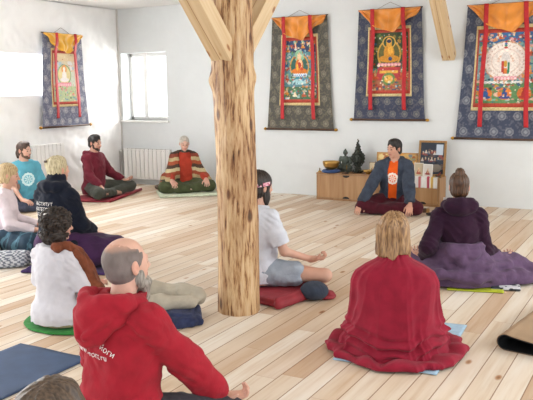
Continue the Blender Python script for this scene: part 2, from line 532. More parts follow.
# window in the back wall: deep reveal, frame set to the outside, clear glass
m, nt, b = mat_new('window_glass')
for n in list(nt.nodes):
    if n.type == 'BSDF_PRINCIPLED': nt.nodes.remove(n)
gl = nt.nodes.new('ShaderNodeBsdfGlossy'); gl.inputs['Roughness'].default_value = 0.02
tp = nt.nodes.new('ShaderNodeBsdfTransparent'); mx = nt.nodes.new('ShaderNodeMixShader'); mx.inputs[0].default_value = 0.06
nt.links.new(tp.outputs[0], mx.inputs[1]); nt.links.new(gl.outputs[0], mx.inputs[2]); nt.links.new(mx.outputs[0], nt.nodes['Material Output'].inputs['Surface'])
M_GLASS = m
w1 = thing('window_1', None, None, (W1[0], WY + 0.22, W1[2])); tag(w1, kind='structure')
ww, wh = W1[1] - W1[0], W1[3] - W1[2]
bm = bmesh.new()
for a, b_ in (((0, 0, 0), (ww, .07, .06)), ((0, 0, wh - .06), (ww, .07, wh)), ((0, 0, 0), (.06, .07, wh)), ((ww - .06, 0, 0), (ww, .07, wh)), ((ww * .36 - .04, -.01, 0), (ww * .36 + .04, .07, wh))):
    add_box(bm, a, b_)
bm_obj('window_frame', bm, M_FRAMEW, w1, bevel=.006)
box('window_pane', (.05, .03, .05), (ww * .36, .036, wh - .05), M_GLASS, w1)
box('window_pane', (ww * .36, .03, .05), (ww - .05, .036, wh - .05), M_GLASS, w1)
box('window_sill', (-.03, -.26, -.03), (ww + .03, 0.02, .0), M_FRAMEW, w1, bevel=.006)
# snowy roof slope seen through that window
bm = bmesh.new()
vs = [bm.verts.new(p) for p in ((-11.5, 15, -1), (-9.5, 15, -1), (-10.9, 15, 2.35), (-11.5, 19, -1), (-9.5, 19, -1), (-10.9, 19, 2.35))]
for f in ((0, 1, 2), (3, 5, 4), (0, 3, 4, 1), (1, 4, 5, 2), (2, 5, 3, 0)): bm.faces.new([vs[i] for i in f])
bmesh.ops.recalc_face_normals(bm, faces=bm.faces)
rf = bm_obj('gable_roof', bm, simple('frosted_roof', (0.62, 0.62, 0.62), 0.8, var=.05))
tag(rf, 'pale frosted gable of the house outside the back window', 'roof')

tag(box('trim_1', (WX - .005, WY - .02, .0), (WX + .02, WY + .0, CZ), simple('seam_grey', (0.6, 0.58, 0.55), .8)), kind='structure')
tag(box('baseboard_left', (WX - .01, -1.5, 0), (WX + .015, WY, .05), M_FRAMEW), kind='structure')

# ------------------------------------------------------------------ log post and timber braces
def log_mat():
    m, nt, b = mat_new('peeled_log'); q = NT(nt)
    tc = nt.nodes.new('ShaderNodeTexCoord'); X, Y, Z = q.sep(tc.outputs['Object'])
    v1 = q.comb(q.m('MULTIPLY', X, 44.0), q.m('MULTIPLY', Y, 44.0), q.m('MULTIPLY', Z, 5.0))
    n1 = q.noise(v1, 1.0, 6, 0.65)
    c = q.ramp(n1, [(0.30, rgb('#40260f')), (0.39, rgb('#80542f')), (0.45, rgb('#b38c5f')), (0.54, rgb('#cfb084')), (0.75, rgb('#dbc4a0'))])
    n2 = q.noise(q.comb(q.m('MULTIPLY', X, 7.0), q.m('MULTIPLY', Y, 7.0), q.m('MULTIPLY', Z, 1.6)), 1.0, 3)
    c2 = q.ramp(n2, [(0.40, rgb('#b39072')), (0.62, (1, 1, 1))])
    c = q.mix(0.5, c, c2, 'MULTIPLY')
    vo = nt.nodes.new('ShaderNodeTexVoronoi'); vo.inputs['Scale'].default_value = 1.0
    nt.links.new(q.comb(q.m('MULTIPLY', X, 9.0), q.m('MULTIPLY', Y, 9.0), q.m('MULTIPLY', Z, 4.5)), vo.inputs['Vector'])
    k = q.ramp(vo.outputs['Distance'], [(0.10, rgb('#4a2d19')), (0.17, rgb('#a06c3e')), (0.24, (1, 1, 1))])
    c = q.mix(0.8, c, k, 'MULTIPLY')
    nt.links.new(c, b.inputs['Base Color']); b.inputs['Roughness'].default_value = 0.6
    nt.links.new(q.bump(n1, 0.9, 0.012), b.inputs['Normal'])
    return m
M_LOG = log_mat()
PXY = (-2.672, 4.36)
post = thing('log_post', 'thick peeled log post with dark bark streaks standing on the boards', 'post', (*PXY, 0))
def postf(U, V):
    a = 2 * pi * U; z = V * 2.67
    ca, sa = np.cos(a), np.sin(a)
    r = 0.140 + 0.006 * np.cos(a + z * 1.3) + 0.006 * fbm(ca * 2.2, sa * 2.2, z * 2.2, 5, 3) + 0.005 * np.exp(-((z - .0) / .25) ** 2)
    r = r + 0.004 * noise(ca * 9, sa * 9, z * 1.6, 8)
    for (ka, kz, kr) in ((-2.5, 1.62, .024), (0.35, 1.64, .02), (-1.2, 1.2, .014), (-.9, .75, .014), (-2.2, .95, .012), (-1.7, 1.95, .016), (-.4, .45, .012)):
        da = np.abs((a - ka + pi) % (2 * pi) - pi)
        r = r + kr * np.exp(-(da * .14 / .045) ** 2 - ((z - kz) / .055) ** 2)
    return r * ca + 0.008 * np.sin(z * 1.7), r * sa + 0.006 * np.sin(z * 2.3), z
grid_mesh('log', 121, 240, postf, M_LOG, post)

def timber_mat():
    m, nt, b = mat_new('planed_timber'); q = NT(nt)
    tc = nt.nodes.new('ShaderNodeTexCoord'); X, Y, Z = q.sep(tc.outputs['Object'])
    n = q.noise(q.comb(q.m('MULTIPLY', X, 30.0), q.m('MULTIPLY', Y, 30.0), q.m('MULTIPLY', Z, 1.2)), 1.0, 4)
    c = q.ramp(n, [(0.35, rgb('#c4a67c')), (0.6, rgb('#d2ba94')), (0.8, rgb('#dac6a4'))])
    vo = nt.nodes.new('ShaderNodeTexVoronoi'); vo.inputs['Scale'].default_value = 1.0
    nt.links.new(q.comb(q.m('MULTIPLY', X, 13.0), q.m('MULTIPLY', Y, 13.0), q.m('MULTIPLY', Z, 6.0)), vo.inputs['Vector'])
    k = q.ramp(vo.outputs['Distance'], [(0.09, rgb('#8d5426')), (0.16, rgb('#cf9a61')), (0.22, (1, 1, 1))])
    c = q.mix(0.8, c, k, 'MULTIPLY')
    # one drying crack
    cr = q.m('LESS_THAN', q.m('ABSOLUTE', q.m('ADD', X, q.m('MULTIPLY', q.m('SINE', q.m('MULTIPLY', Z, 3.0)), 0.012))), 0.0028)
    c = q.mix(q.m('MULTIPLY', cr, 0.75), c, rgb('#8a4f2a'))
    nt.links.new(c, b.inputs['Base Color']); b.inputs['Roughness'].default_value = 0.55
    return m
M_TIM = timber_mat()
def timber(name, a, b_, w, d, label, cat='beam', mat=None, xvec=(1, 0, 0)):
    a, b_ = Vector(a), Vector(b_); z = (b_ - a).normalized(); x = Vector(xvec); x = (x - z * x.dot(z)).normalized(); y = z.cross(x)
    L = (b_ - a).length
    bm = bmesh.new(); add_box(bm, (-w / 2, -d / 2, 0), (w / 2, d / 2, L))
    o = bm_obj(name, bm, mat or M_TIM, bevel=.004)
    mt = Matrix((x, y, z)).transposed().to_4x4(); mt.translation = a
    o.matrix_world = mt
    return tag(o, label, cat)
timber('timber_brace', (PXY[0] - .01, PXY[1] - .10, 1.79), (PXY[0] - .01, PXY[1] - 0.94, 2.63), .15, .12, 'planed timber brace rising to the upper left from the log post')
timber('timber_brace', (PXY[0] - .0, PXY[1] + .08, 1.83), (PXY[0] - .0, PXY[1] + .88, 2.63), .15, .13, 'planed timber brace behind the log post rising to the upper right')
timber('timber_brace', (-2.66, WY - .02, 1.93), (-2.66, WY - .66, 2.63), .16, .13, 'sloping timber brace footed on the back wall between two hangings')
timber('ceiling_beam', (-2.64, -1.4, 2.77), (-2.64, WY - .01, 2.77), .18, .2, 'long timber beam under the ceiling above the log post')
# ------------------------------------------------------------------ hangings
class Canvas:
    """small procedural painter whose picture becomes the colours of a woven or painted cloth"""
    def __init__(s, w, h, col):
        s.w, s.h = w, h; s.a = np.zeros((w, h, 3)) + np.array(rgb(col))
        s.X, s.Y = np.meshgrid((np.arange(w) + .5) / w, (np.arange(h) + .5) / h, indexing='ij')
        s.asp = h / w
    def put(s, m, col, al=1.0):
        c = np.array(rgb(col) if isinstance(col, str) else col)
        m = (m * al)[..., None]; s.a = s.a * (1 - m) + c * m
    def el(s, cx, cy, rx, ry, col, al=1.0):
        s.put(((((s.X - cx) / rx) ** 2 + ((s.Y - cy) / ry) ** 2) < 1).astype(float), col, al)
    def ring(s, cx, cy, rx, ry, t, col):
        d = np.sqrt(((s.X - cx) / rx) ** 2 + ((s.Y - cy) / ry) ** 2)
        s.put((np.abs(d - 1) < t).astype(float), col)
    def rect(s, x0, y0, x1, y1, col, al=1.0):
        s.put(((s.X > x0) & (s.X < x1) & (s.Y > y0) & (s.Y < y1)).astype(float), col, al)
    def tri(s, cx, y0, y1, hw, col):
        t = (s.Y - y0) / (y1 - y0)
        s.put(((t > 0) & (t < 1) & (np.abs(s.X - cx) < hw * (1 - t))).astype(float), col)
    def figure(s, cx, cy, r, skin, robe, halo=None, body=None):
        a = 1 / s.asp
        if body: s.el(cx, cy + .9 * r * a, r * 1.25, r * 1.5 * a, body)
        if halo: s.el(cx, cy + 1.75 * r * a, r * .62, r * .62 * a, halo)
        s.el(cx, cy + .25 * r * a, r, r * .32 * a, robe)
        s.el(cx, cy + .8 * r * a, r * .5, r * .72 * a, robe)
        s.el(cx + .12 * r, cy + 1.0 * r * a, r * .26, r * .42 * a, skin)
        s.el(cx, cy + 1.72 * r * a, r * .27, r * .34 * a, skin)
    def speckle(s, n, cols, x0, y0, x1, y1, r0, r1, al=.9):
        for _ in range(n):
            x, y = rng.uniform(x0, x1), rng.uniform(y0, y1); r = rng.uniform(r0, r1)
            s.el(x, y, r * rng.uniform(.7, 1.8), r / s.asp * rng.uniform(.5, 1.2), cols[rng.integers(len(cols))], al)
    def detail(s, n, seed, keep=None, amp=.22):
        # fine brush marks: small coloured flecks and dark outlines over everything except the kept areas
        g = np.random.default_rng(seed); m0 = np.ones_like(s.X)
        for k in (keep or []): m0 *= (((s.X - k[0]) / k[2]) ** 2 + ((s.Y - k[1]) / k[3]) ** 2 > 1)
        pal = [rgb(c) for c in ('#efe4cc', '#b23a2c', '#2d5b85', '#3d7a4d', '#d88f3a', '#1f2a33', '#9fc4c8', '#e2a9a0')]
        for _ in range(n):
            x, y, r = g.uniform(0, 1), g.uniform(0, 1), g.uniform(.008, .022)
            m = ((((s.X - x) / (r * g.uniform(.6, 2))) ** 2 + ((s.Y - y) / (r / s.asp * g.uniform(.6, 1.6))) ** 2) < 1) * m0
            s.put(m, pal[g.integers(8)], .8)
        s.a *= (1 + amp * noise(s.X * 55, s.Y * 55 * s.asp, 0 * s.X, seed))[..., None]; s.a = np.clip(s.a, 0, 1)
    def lotus(s, cx, cy, w, h, c1, c2, n=7):
        for i in range(n):
            x = cx - w + 2 * w * (i + .5) / n
            s.el(x, cy, w / n * 1.15, h, c1); s.el(x, cy - h * .2, w / n * .6, h * .6, c2)

def brocade(w, h, ground, medal, thread, seed):
    c = Canvas(w, h, ground)
    n = noise(c.X * w * .45, c.Y * h * .45, 0 * c.X, seed)
    c.put((n > .22).astype(float), thread, .38)
    dx = 6.2; p = c.X * dx; qy = c.Y * dx * c.asp
    row = np.floor(qy); px = p + (row % 2) * .5
    fx = px - np.floor(px) - .5; fy = qy - row - .5; d = np.hypot(fx, fy)
    c.put((d < .27).astype(float), medal, .7); c.put(((d < .2) & (d > .12)).astype(float), ground, .6)
    an = np.arctan2(fy, fx)
    c.put(((d < .12) & (np.cos(an * 4) > 0)).astype(float), medal, .9)
    return c.a

def painting(kind, w=110, h=150):
    if kind == 0:      # pale: a white figure over a pink lotus, green hills
        c = Canvas(w, h, '#cfd9c4')
        c.rect(0, .62, 1, 1, '#d9cdb0'); c.rect(0, 0, 1, .32, '#b9c79b')
        c.speckle(60, ['#d98f8f', '#8fb77a', '#e7d8ae', '#7fa3b5'], 0, 0, 1, .35, .015, .04)
        c.speckle(30, ['#6f97c0', '#e2e2df', '#a9c4d5'], 0, .62, 1, .82, .03, .07)
        c.el(.5, .56, .3, .2, '#e6d7a0'); c.ring(.5, .56, .3, .2, .06, '#79a87a')
        c.lotus(.5, .36, .3, .045, '#e58fa0', '#f5ccd2')
        c.figure(.5, .42, .2, '#f5efe6', '#efe9e4', '#e6a35e'); c.rect(0, .84, 1, 1, '#dcc7a0')
        c.detail(40, 3, [(.5, .55, .3, .22)], .1)
    elif kind == 1:    # teal clouds and many small figures round a robed teacher
        c = Canvas(w, h, '#5f9099')
        c.rect(0, 0, 1, .22, '#4c6f52'); c.rect(0, .8, 1, 1, '#33466a')
        c.speckle(150, ['#3f7f8d', '#9cc0bf', '#d9e2da', '#b5483a', '#d88a3d', '#5d8f5a', '#2e5d86', '#e8cfae'], 0, 0, 1, 1, .015, .045)
        for x, y in ((.16, .84), (.38, .9), (.62, .9), (.84, .84), (.1, .6), (.9, .6), (.14, .36), (.86, .36), (.14, .12), (.38, .08), (.64, .08), (.88, .12)):
            c.figure(x, y - .03, .07, '#e9c9a0', ['#c4532f', '#d98a2f', '#f0e2c6', '#3c6fa0'][rng.integers(4)], '#7fb58d')
        c.el(.5, .56, .27, .2, '#2f5f56'); c.ring(.5, .56, .27, .2, .07, '#d7a24a')
        c.figure(.5, .44, .23, '#ecc79b', '#d8782c', '#8cc09a'); c.el(.5, .585, .06, .05, '#b8392c')
        c.lotus(.5, .415, .22, .03, '#dfe8ee', '#7fa6cf'); c.rect(.38, .27, .62, .385, '#3d8ca0'); c.el(.5, .3, .2, .05, '#a6d2d8'); c.el(.44, .55, .03, .06, '#e8b23f'); c.el(.57, .52, .04, .03, '#c9402c')
        c.detail(260, 4, [(.5, .55, .22, .17)])
    elif kind == 2:    # golden seated figure, dark halo, red and gold throne
        c = Canvas(w, h, '#3d4a2c')
        c.speckle(110, ['#56703a', '#2f3d26', '#8d7a3c', '#b4863a', '#6d8f4c'], 0, 0, 1, 1, .02, .05)
        c.rect(0, 0, 1, .33, '#a9694a'); c.speckle(70, ['#d8a34c', '#b13a34', '#5c7f49', '#e3c38a', '#37506f'], 0, 0, 1, .33, .015, .04)
        c.el(.5, .63, .31, .25, '#c79b45'); c.el(.5, .63, .27, .22, '#5e5d31'); c.el(.5, .83, .16, .1, '#2d4a33'); c.ring(.5, .83, .16, .1, .09, '#d7ab4e')
        c.figure(.5, .5, .27, '#e0a83f', '#c98a2a'); c.el(.5, .80, .07, .055, '#dba23c'); c.el(.5, .85, .065, .03, '#25304f')
        c.el(.53, .55, .05, .035, '#28406e')
        c.lotus(.5, .45, .3, .03, '#d98fa0', '#f0c3b2'); c.rect(.2, .18, .8, .41, '#b43a3f'); c.rect(.26, .3, .74, .345, '#e0b04a')
        c.el(.5, .2, .17, .11, '#6b8d4e'); c.el(.5, .2, .11, .07, '#e2b04c')
        c.figure(.14, .2, .11, '#e3b27c', '#c4532f', '#6b9a6d'); c.figure(.86, .2, .11, '#e3b27c', '#c4532f', '#6b9a6d')
        c.detail(150, 5, [(.5, .62, .32, .26)])
    else:              # a large pale wheel of arms with crowned standing figure, small deities round it
        c = Canvas(w, h, '#7ba0a4')
        c.rect(0, .84, 1, 1, '#3a6595'); c.rect(0, 0, 1, .3, '#5f8a58')
        c.speckle(190, ['#b6473a', '#3e7c52', '#e9dfc9', '#d98b3c', '#3c6b99', '#84b3a3', '#e3b9a3'], 0, 0, 1, 1, .015, .04)
        for x, y in ((.12, .9), (.37, .94), (.63, .94), (.88, .9), (.08, .72), (.92, .72), (.1, .44), (.9, .44)):
            c.figure(x, y - .03, .075, '#e9c9a0', ['#c4532f', '#d98a2f', '#3c6fa0'][rng.integers(3)], '#d8b060')
        for x, cc in ((.17, '#2f5f9e'), (.5, '#2a4a8c'), (.83, '#b8362e')):
            c.el(x, .14, .12, .09, '#d97a35'); c.figure(x, .07, .1, cc, cc)
        c.el(.5, .6, .39, .27, '#eadfd6'); c.ring(.5, .6, .39, .27, .03, '#c9a27d')
        for k in range(28):
            a = 2 * pi * k / 28
            c.el(.5 + .32 * cos(a), .6 + .22 * sin(a), .014, .012, '#cbb0a0')
        c.ring(.5, .6, .25, .17, .04, '#dcc7ba'); c.el(.5, .66, .14, .11, '#f2e6dc')
        c.rect(.42, .4, .58, .72, '#eee5de'); c.rect(.45, .42, .49, .62, '#c04a3c'); c.rect(.52, .42, .56, .6, '#3f8a63')
        c.el(.5, .74, .05, .035, '#f1e4da')
        for k, cc in enumerate(['#c8493d', '#3f8a63', '#3c63a3', '#b8362e']): c.el(.5, .785 + .028 * k, .035 - .005 * k, .014, cc)
        c.lotus(.5, .36, .2, .03, '#e39aa6', '#f6d6d4')
        c.lotus(.5, .30, .45, .018, '#f3efe6', '#cfdad8', 12)
        for k in range(9):
            a = pi * k / 8; c.el(.5 + .13 * cos(a), .60 + .09 * sin(a), .022, .016, '#d8b9a4')
        c.el(.5, .60, .085, .13, '#dcd5d0'); c.rect(.43, .44, .47, .6, '#b8402f'); c.rect(.535, .44, .57, .58, '#2f7a55'); c.el(.5, .56, .03, .05, '#c79a3a'); c.rect(.47, .42, .53, .5, '#d77a34')
        c.detail(300, 6, [(.5, .6, .38, .26)], .2)
    return c.a

M_CLOTHA = attr_mat('woven_brocade', .7, .25, 300)
M_PAINT = attr_mat('painted_cotton', .75)
M_RED_R = simple('red_silk_ribbon', '#b3101a', .5, var=.10, scale=40)
M_GOLDK = simple('brass_knob', '#b98a3a', .35, .8)
M_DARKW = simple('dark_rod_wood', '#4a2f1d', .5, var=.2)
M_STR = simple('hanging_string', '#8c7d70', .8)
def veil_mat(name, c):
    m = simple(name, c, .42, var=.10, scale=8, sheen=.4, bump=.15, bscale=30); return m
M_VEIL = veil_mat('orange_silk', '#e08a1c')
M_VEILY = veil_mat('yellow_silk', '#e6ac1e')
BORDER = ('#c9a24e', '#b23a2c')

def thangka(label, org, axis, wt, wb, z1, z0, kind, ground, medal, thread, veil, pw=.56, py=(.27, .79)):
    """org: centre x (or y) at the wall; axis 'back' or 'left'. local frame: x right along the wall, y out of the wall, z up"""
    if axis == 'back': t = thing('thangka_hanging', label, 'wall hanging', (org, WY - .012, z0), pi)
    else: t = thing('thangka_hanging', label, 'wall hanging', (WX + .035, org, z0), -pi / 2)
    # with rotz = pi, local +x points to world -x and local +y points into the room
    H = z1 - z0
    sgn = -1.0                     # screen-left = +local x, so mirror u
    hw = lambda V: (wb + (wt - wb) * V ** .8) / 2 + .0 * V
    bow = lambda U, V: .022 + .012 * np.cos(pi * (U - .5)) * (1 - V) + .006 * np.sin(V * 9)
    def surf(u, v, d=0.0):         # u -1..1 (screen left to right), v 0..1 bottom to top
        return sgn * u * hw(v), bow(u / 2 + .5, v) + d, v * H
    W, Hn = 130, int(130 * H / wb)
    br = brocade(W, Hn, ground, medal, thread, 5)
    o = grid_mesh('brocade_mount', W, Hn, lambda U, V: surf(U * 2 - 1, V), M_CLOTHA, t, lambda U, V: br, thick=.004)
    v0, v1 = py
    # borders and picture panel
    for nm, ex, ey, cc, dd, m_ in (('gold_border', .085, .055, '#d8c48e', .004, None), ('red_border', .045, .03, '#b5402c', .006, None)):
        def f(U, V, ex=ex, ey=ey, dd=dd):
            v = v0 - ey + (v1 - v0 + 2 * ey) * V; return surf((U * 2 - 1) * (pw + ex), v, dd)
        mm = MB_.setdefault(nm, simple(nm + '_silk', cc, .6, var=.18, scale=60))
        grid_mesh(nm, 20, 30, f, mm, t, thick=.003)
    pa = painting(kind)
    grid_mesh('painting', pa.shape[0], pa.shape[1], lambda U, V: surf((U * 2 - 1) * pw, v0 + (v1 - v0) * V, .009), M_PAINT, t, lambda U, V: pa, thick=.002)
    # gathered silk veil tucked up at the top
    def vf(U, V):
        u = U * 2 - 1; d = 1 - np.abs(u)
        drop = .012 + .185 * np.clip(d * 1.25, 0, 1) ** .9 + .012 * np.sin(u * 9)
        v = 1 - drop * (1 - V)
        fold = .020 * np.sin(u * 17 + 3 * (1 - V) * np.sign(u)) * (1 - V) + .022 * np.exp(-(u / .35) ** 2) * (1 - V) + .012 * np.sin((1 - V) * 11 + 7 * np.abs(u))
        x, y, z = surf(u * .98, v, .026); return x, y + fold + .012, z
    grid_mesh('silk_veil', 80, 26, vf, veil, t, thick=.003)
    for s_ in (-1, 1):
        def rf(U, V, s_=s_):
            v = .09 + .91 * V
            x, y, z = surf(s_ * .49 + 0 * U, v, .055 + .045 * np.clip((v - .80) / .1, 0, 1))
            return x - (U - .5) * .056 + .006 * np.sin(V * 7 + s_), y + .004 * np.sin(U * pi * 2) + .012 * np.sin(V * 5), z + .004
        grid_mesh('red_ribbon', 5, 60, rf, M_RED_R, t, thick=.003)
    tube('top_rod', [(-wt / 2 - .01, .022, H), (wt / 2 + .01, .022, H)], .009, M_DARKW, t)
    rod = tube('bottom_rod', [(-wb / 2 - .02, .026, 0), (wb / 2 + .02, .026, 0)], .016, M_DARKW, t)
    for s_ in (-1, 1):
        tube('rod_knob', [(s_ * (wb / 2 + .015), .026, 0), (s_ * (wb / 2 + .03), .026, 0), (s_ * (wb / 2 + .055), .026, 0)], [.016, .024, .014], M_GOLDK, rod)
    tube('hanging_string', [(-wt * .22, .022, H), (0, .01, H + .09), (wt * .22, .022, H)], .003, M_STR, t, n=6)
    return t
MB_ = {}
thangka('thangka with grey brocade, teal clouds and an orange-robed figure, right of the log post', -4.825, 'back', .87, 1.08, 2.565, .965, 1, '#4d4b44', '#8b8372', '#837b63', M_VEIL)
thangka('thangka with navy brocade showing a golden seated figure under a dark halo', -3.475, 'back', .88, 1.02, 2.59, 1.115, 2, '#343a52', '#7a7a74', '#6d6c6a', M_VEIL, pw=.58)
thangka('thangka with blue brocade showing a big pale wheel of arms, at the right edge', -1.945, 'back', .98, 1.22, 2.565, .885, 3, '#3a4258', '#8f9298', '#75767f', M_VEIL, pw=.64)
thangka('thangka with yellow veil and pale painting hung on the left wall', 8.385, 'left', .80, .98, 2.40, 1.03, 0, '#62657a', '#b5b3b4', '#a9a7ae', M_VEILY, pw=.52)

# ------------------------------------------------------------------ radiators
M_RAD = simple('radiator_enamel', '#e9e8e4', .35)
M_PIPE = simple('white_pipe', '#dcdad4', .4)
M_BRASSV = simple('valve_metal', '#a8a49a', .35, .6)
def radiator(label, loc, rotz, n, h=.50, z=.09, w=.082):
    t = thing('radiator', label, 'radiator', loc, rotz)
    for i in range(n):
        s = -n * w / 2 + (i + .5) * w
        bm = bmesh.new()
        add_box(bm, (s - w * .46, .030, z + .03), (s + w * .46, .037, z + h - .035))
        add_box(bm, (s - w * .12, -.03, z + .02), (s + w * .12, .036, z + h - .02))
        add_box(bm, (s - w * .46, -.03, z + h - .035), (s + w * .46, .03, z + h))
        add_box(bm, (s - w * .46, -.03, z), (s + w * .46, .03, z + .03))
        add_box(bm, (s - w * .44, -.033, z + .05), (s + w * .44, -.027, z + h - .05))
        bm_obj('radiator_section', bm, M_RAD, t, bevel=.006)
    for zz in (z + .04, z + h - .045):
        tube('pipe', [(n * w / 2 - .01, 0, zz), (n * w / 2 + .10, 0, zz), (n * w / 2 + .12, -.01, zz - .0), (n * w / 2 + .12, -.01, .0 if zz < .3 else z + .1)], .011, M_PIPE, t)
    v = tube('valve', [(n * w / 2 + .03, 0, z + h - .045), (n * w / 2 + .075, 0, z + h - .045)], .018, M_BRASSV, t)
    tube('valve_cap', [(n * w / 2 + .052, 0, z + h - .045), (n * w / 2 + .052, .06, z + h - .045)], [.015, .02], M_RAD, v)
    tube('air_vent', [(-n * w / 2 - .02, 0, z + h - .045), (-n * w / 2, 0, z + h - .045)], .014, M_BRASSV, t)
    return t
radiator('white ribbed radiator below the back window', (-7.60, WY - .075, 0), pi, 11, h=.50, z=.10, w=.086)
radiator('white ribbed radiator against the left wall behind the turquoise shirt', (WX + .12, 7.90, 0.0), -pi / 2, 8, h=.52, z=.27, w=.08)

# ------------------------------------------------------------------ low cabinets and what stands on them
M_WOODC = None
def cab_mat(name, c1, c2):
    m, nt, b = mat_new(name); q = NT(nt)
    tc = nt.nodes.new('ShaderNodeTexCoord'); X, Y, Z = q.sep(tc.outputs['Object'])
    n = q.noise(q.comb(q.m('MULTIPLY', X, 14.0), q.m('MULTIPLY', Y, 14.0), q.m('MULTIPLY', Z, 1.2)), 1.0, 4)
    nt.links.new(q.ramp(n, [(.35, rgb(c1)), (.65, rgb(c2))]), b.inputs['Base Color']); b.inputs['Roughness'].default_value = .45
    return m
M_CAB = cab_mat('oak_veneer', '#946a42', '#a98258'); M_CAB2 = cab_mat('oak_veneer_door', '#9c7248', '#b48d63')
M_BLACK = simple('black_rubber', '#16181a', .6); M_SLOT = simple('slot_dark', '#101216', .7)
CZT = .385
def cabinet(label, x0, x1, ndoor):
    t = thing('low_cabinet', label, 'cabinet', ((x0 + x1) / 2, 9.53, 0)); w = (x1 - x0) / 2; d = .145
    bm = bmesh.new()
    add_box(bm, (-w, -d + .012, .0), (w, d, .03)); add_box(bm, (-w, -d - .006, CZT - .022), (w, d, CZT))
    add_box(bm, (-w, -d, .0), (-w + .02, d, CZT - .02)); add_box(bm, (w - .02, -d, .0), (w, d, CZT - .02)); add_box(bm, (-w, d - .01, 0), (w, d, CZT - .02))
    bm_obj('carcass', bm, M_CAB, t, bevel=.002)
    for i in range(ndoor):
        a = -w + .024 + (2 * w - .048) / ndoor * i; b_ = a + (2 * w - .048) / ndoor - .003
        dr = box('flap_door', (a, -d - .002, .034), (b_, -d + .016, CZT - .026), M_CAB2, t, bevel=.002)
        for zz in (.046, CZT - .04):
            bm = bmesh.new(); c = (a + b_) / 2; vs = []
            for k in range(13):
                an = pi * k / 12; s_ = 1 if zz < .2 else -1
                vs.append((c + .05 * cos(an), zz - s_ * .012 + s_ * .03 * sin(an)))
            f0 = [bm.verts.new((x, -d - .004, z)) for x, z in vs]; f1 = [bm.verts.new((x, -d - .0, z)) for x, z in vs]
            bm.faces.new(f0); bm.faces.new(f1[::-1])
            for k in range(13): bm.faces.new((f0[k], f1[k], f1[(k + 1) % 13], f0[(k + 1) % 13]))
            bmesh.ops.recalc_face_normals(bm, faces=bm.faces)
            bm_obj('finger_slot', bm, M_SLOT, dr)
    return t
cabinet('low oak cabinet with half-moon finger slots, under the singing bowl', -4.42, -3.515, 1)
cabinet('low oak cabinet behind the right shoulder of the man in orange', -3.513, -2.66, 2)

M_BRONZE = simple('bronze', '#7d6438', .38, .85, var=.25, scale=25)
M_BRASS = simple('hammered_brass', '#b5904f', .28, .9, bump=.4, bscale=50)
M_DSTONE = simple('grey_green_bronze', '#566059', .55, .3, var=.25, scale=40)
M_BLUE = fabric('blue_cushion_cloth', '#39507e')
M_DRK = simple('dark_patina', '#2c3029', .5, .4, var=.35, scale=60)
# singing bowl and its ring cushion
t = thing('singing_bowl', 'hammered brass singing bowl on a blue ring cushion', 'bowl', (-4.215, 9.43, CZT + .045))
lathe('bowl', [(.0, .0), (.05, .002), (.085, .02), (.108, .055), (.118, .09), (.120, .112), (.116, .114), (.112, .108), (.108, .085), (.098, .055), (.078, .028), (.04, .012), (.0, .010)], M_BRASS, t, 40)
t = thing('ring_cushion', 'flat blue ring cushion beneath the singing bowl', 'cushion', (-4.215, 9.43, CZT))
lathe('ring_pad', [(.03, .0), (.10, .0), (.125, .012), (.13, .026), (.118, .042), (.09, .046), (.06, .044), (.035, .03), (.03, .0)], M_BLUE, t, 32)
o = tube('bowl_mallet', [(-4.02, 9.36, CZT + .012), (-3.92, 9.33, CZT + .014)], [.012, .009], M_DARKW); tag(o, 'dark wooden mallet lying right of the singing bowl', 'mallet')
for x, y, l, c in ((-4.385, 9.42, 'small brass hand bell at the left end of the cabinet', M_BRASS), (-3.955, 9.37, 'small dark bell with upright handle right of the singing bowl', M_DRK)):
    t = thing('hand_bell', l, 'bell', (x, y, CZT)); s_ = .5 if x < -4.2 else 1.0
    lathe('bell_cup', [(.0, .05 * s_), (.012, .05 * s_), (.02, .035 * s_), (.026, .01 * s_), (.032, .0), (.028, .0), (.02, .02 * s_), (.0, .04 * s_)], c, t, 20)
    lathe('bell_handle', [(.006, .048 * s_), (.005, .065 * s_), (.013, .075 * s_), (.005, .085 * s_), (.012, .1 * s_), (.0, .125 * s_)], M_BRONZE, t, 14)

# seated grey figure
t = thing('seated_buddha_statue', 'small grey-green seated statue behind the singing bowl', 'statue', (-4.085, 9.62, CZT), pi)
s = SDF((-.13, -.1, -.005), (.13, .12, .36), .004)
s.bx((0, .0, .02), (.085, .055, .022), .015, 0)
s.chain([(.05, -.02, .07), (.09, .02, .06), (.0, .06, .055)], [.035, .028, .018], .01); s.chain([(-.05, -.02, .07), (-.09, .02, .06), (.0, .06, .055)], [.035, .028, .018], .01)
s.loft([(.05, 0, -.01, .065, .05), (.12, 0, -.01, .05, .04), (.18, 0, -.01, .066, .042), (.215, 0, -.01, .045, .03)], .02)
s.chain([(.068, -.01, .195), (.088, 0, .13), (.04, .045, .09)], [.022, .018, .014], .01); s.chain([(-.068, -.01, .195), (-.088, 0, .13), (-.04, .045, .09)], [.022, .018, .014], .01)
s.rc((0, -.01, .21), (0, -.01, .24), .018, .016, .01); s.el((0, -.008, .27), (.03, .033, .038), .008); s.el((0, -.012, .31), (.013, .013, .014), .008)
s.el((0, .025, .265), (.006, .008, .009), .006); s.el((.03, -.01, .265), (.006, .01, .018), .004); s.el((-.03, -.01, .265), (.006, .01, .018), .004)
s.obj('figure', M_DSTONE, t)
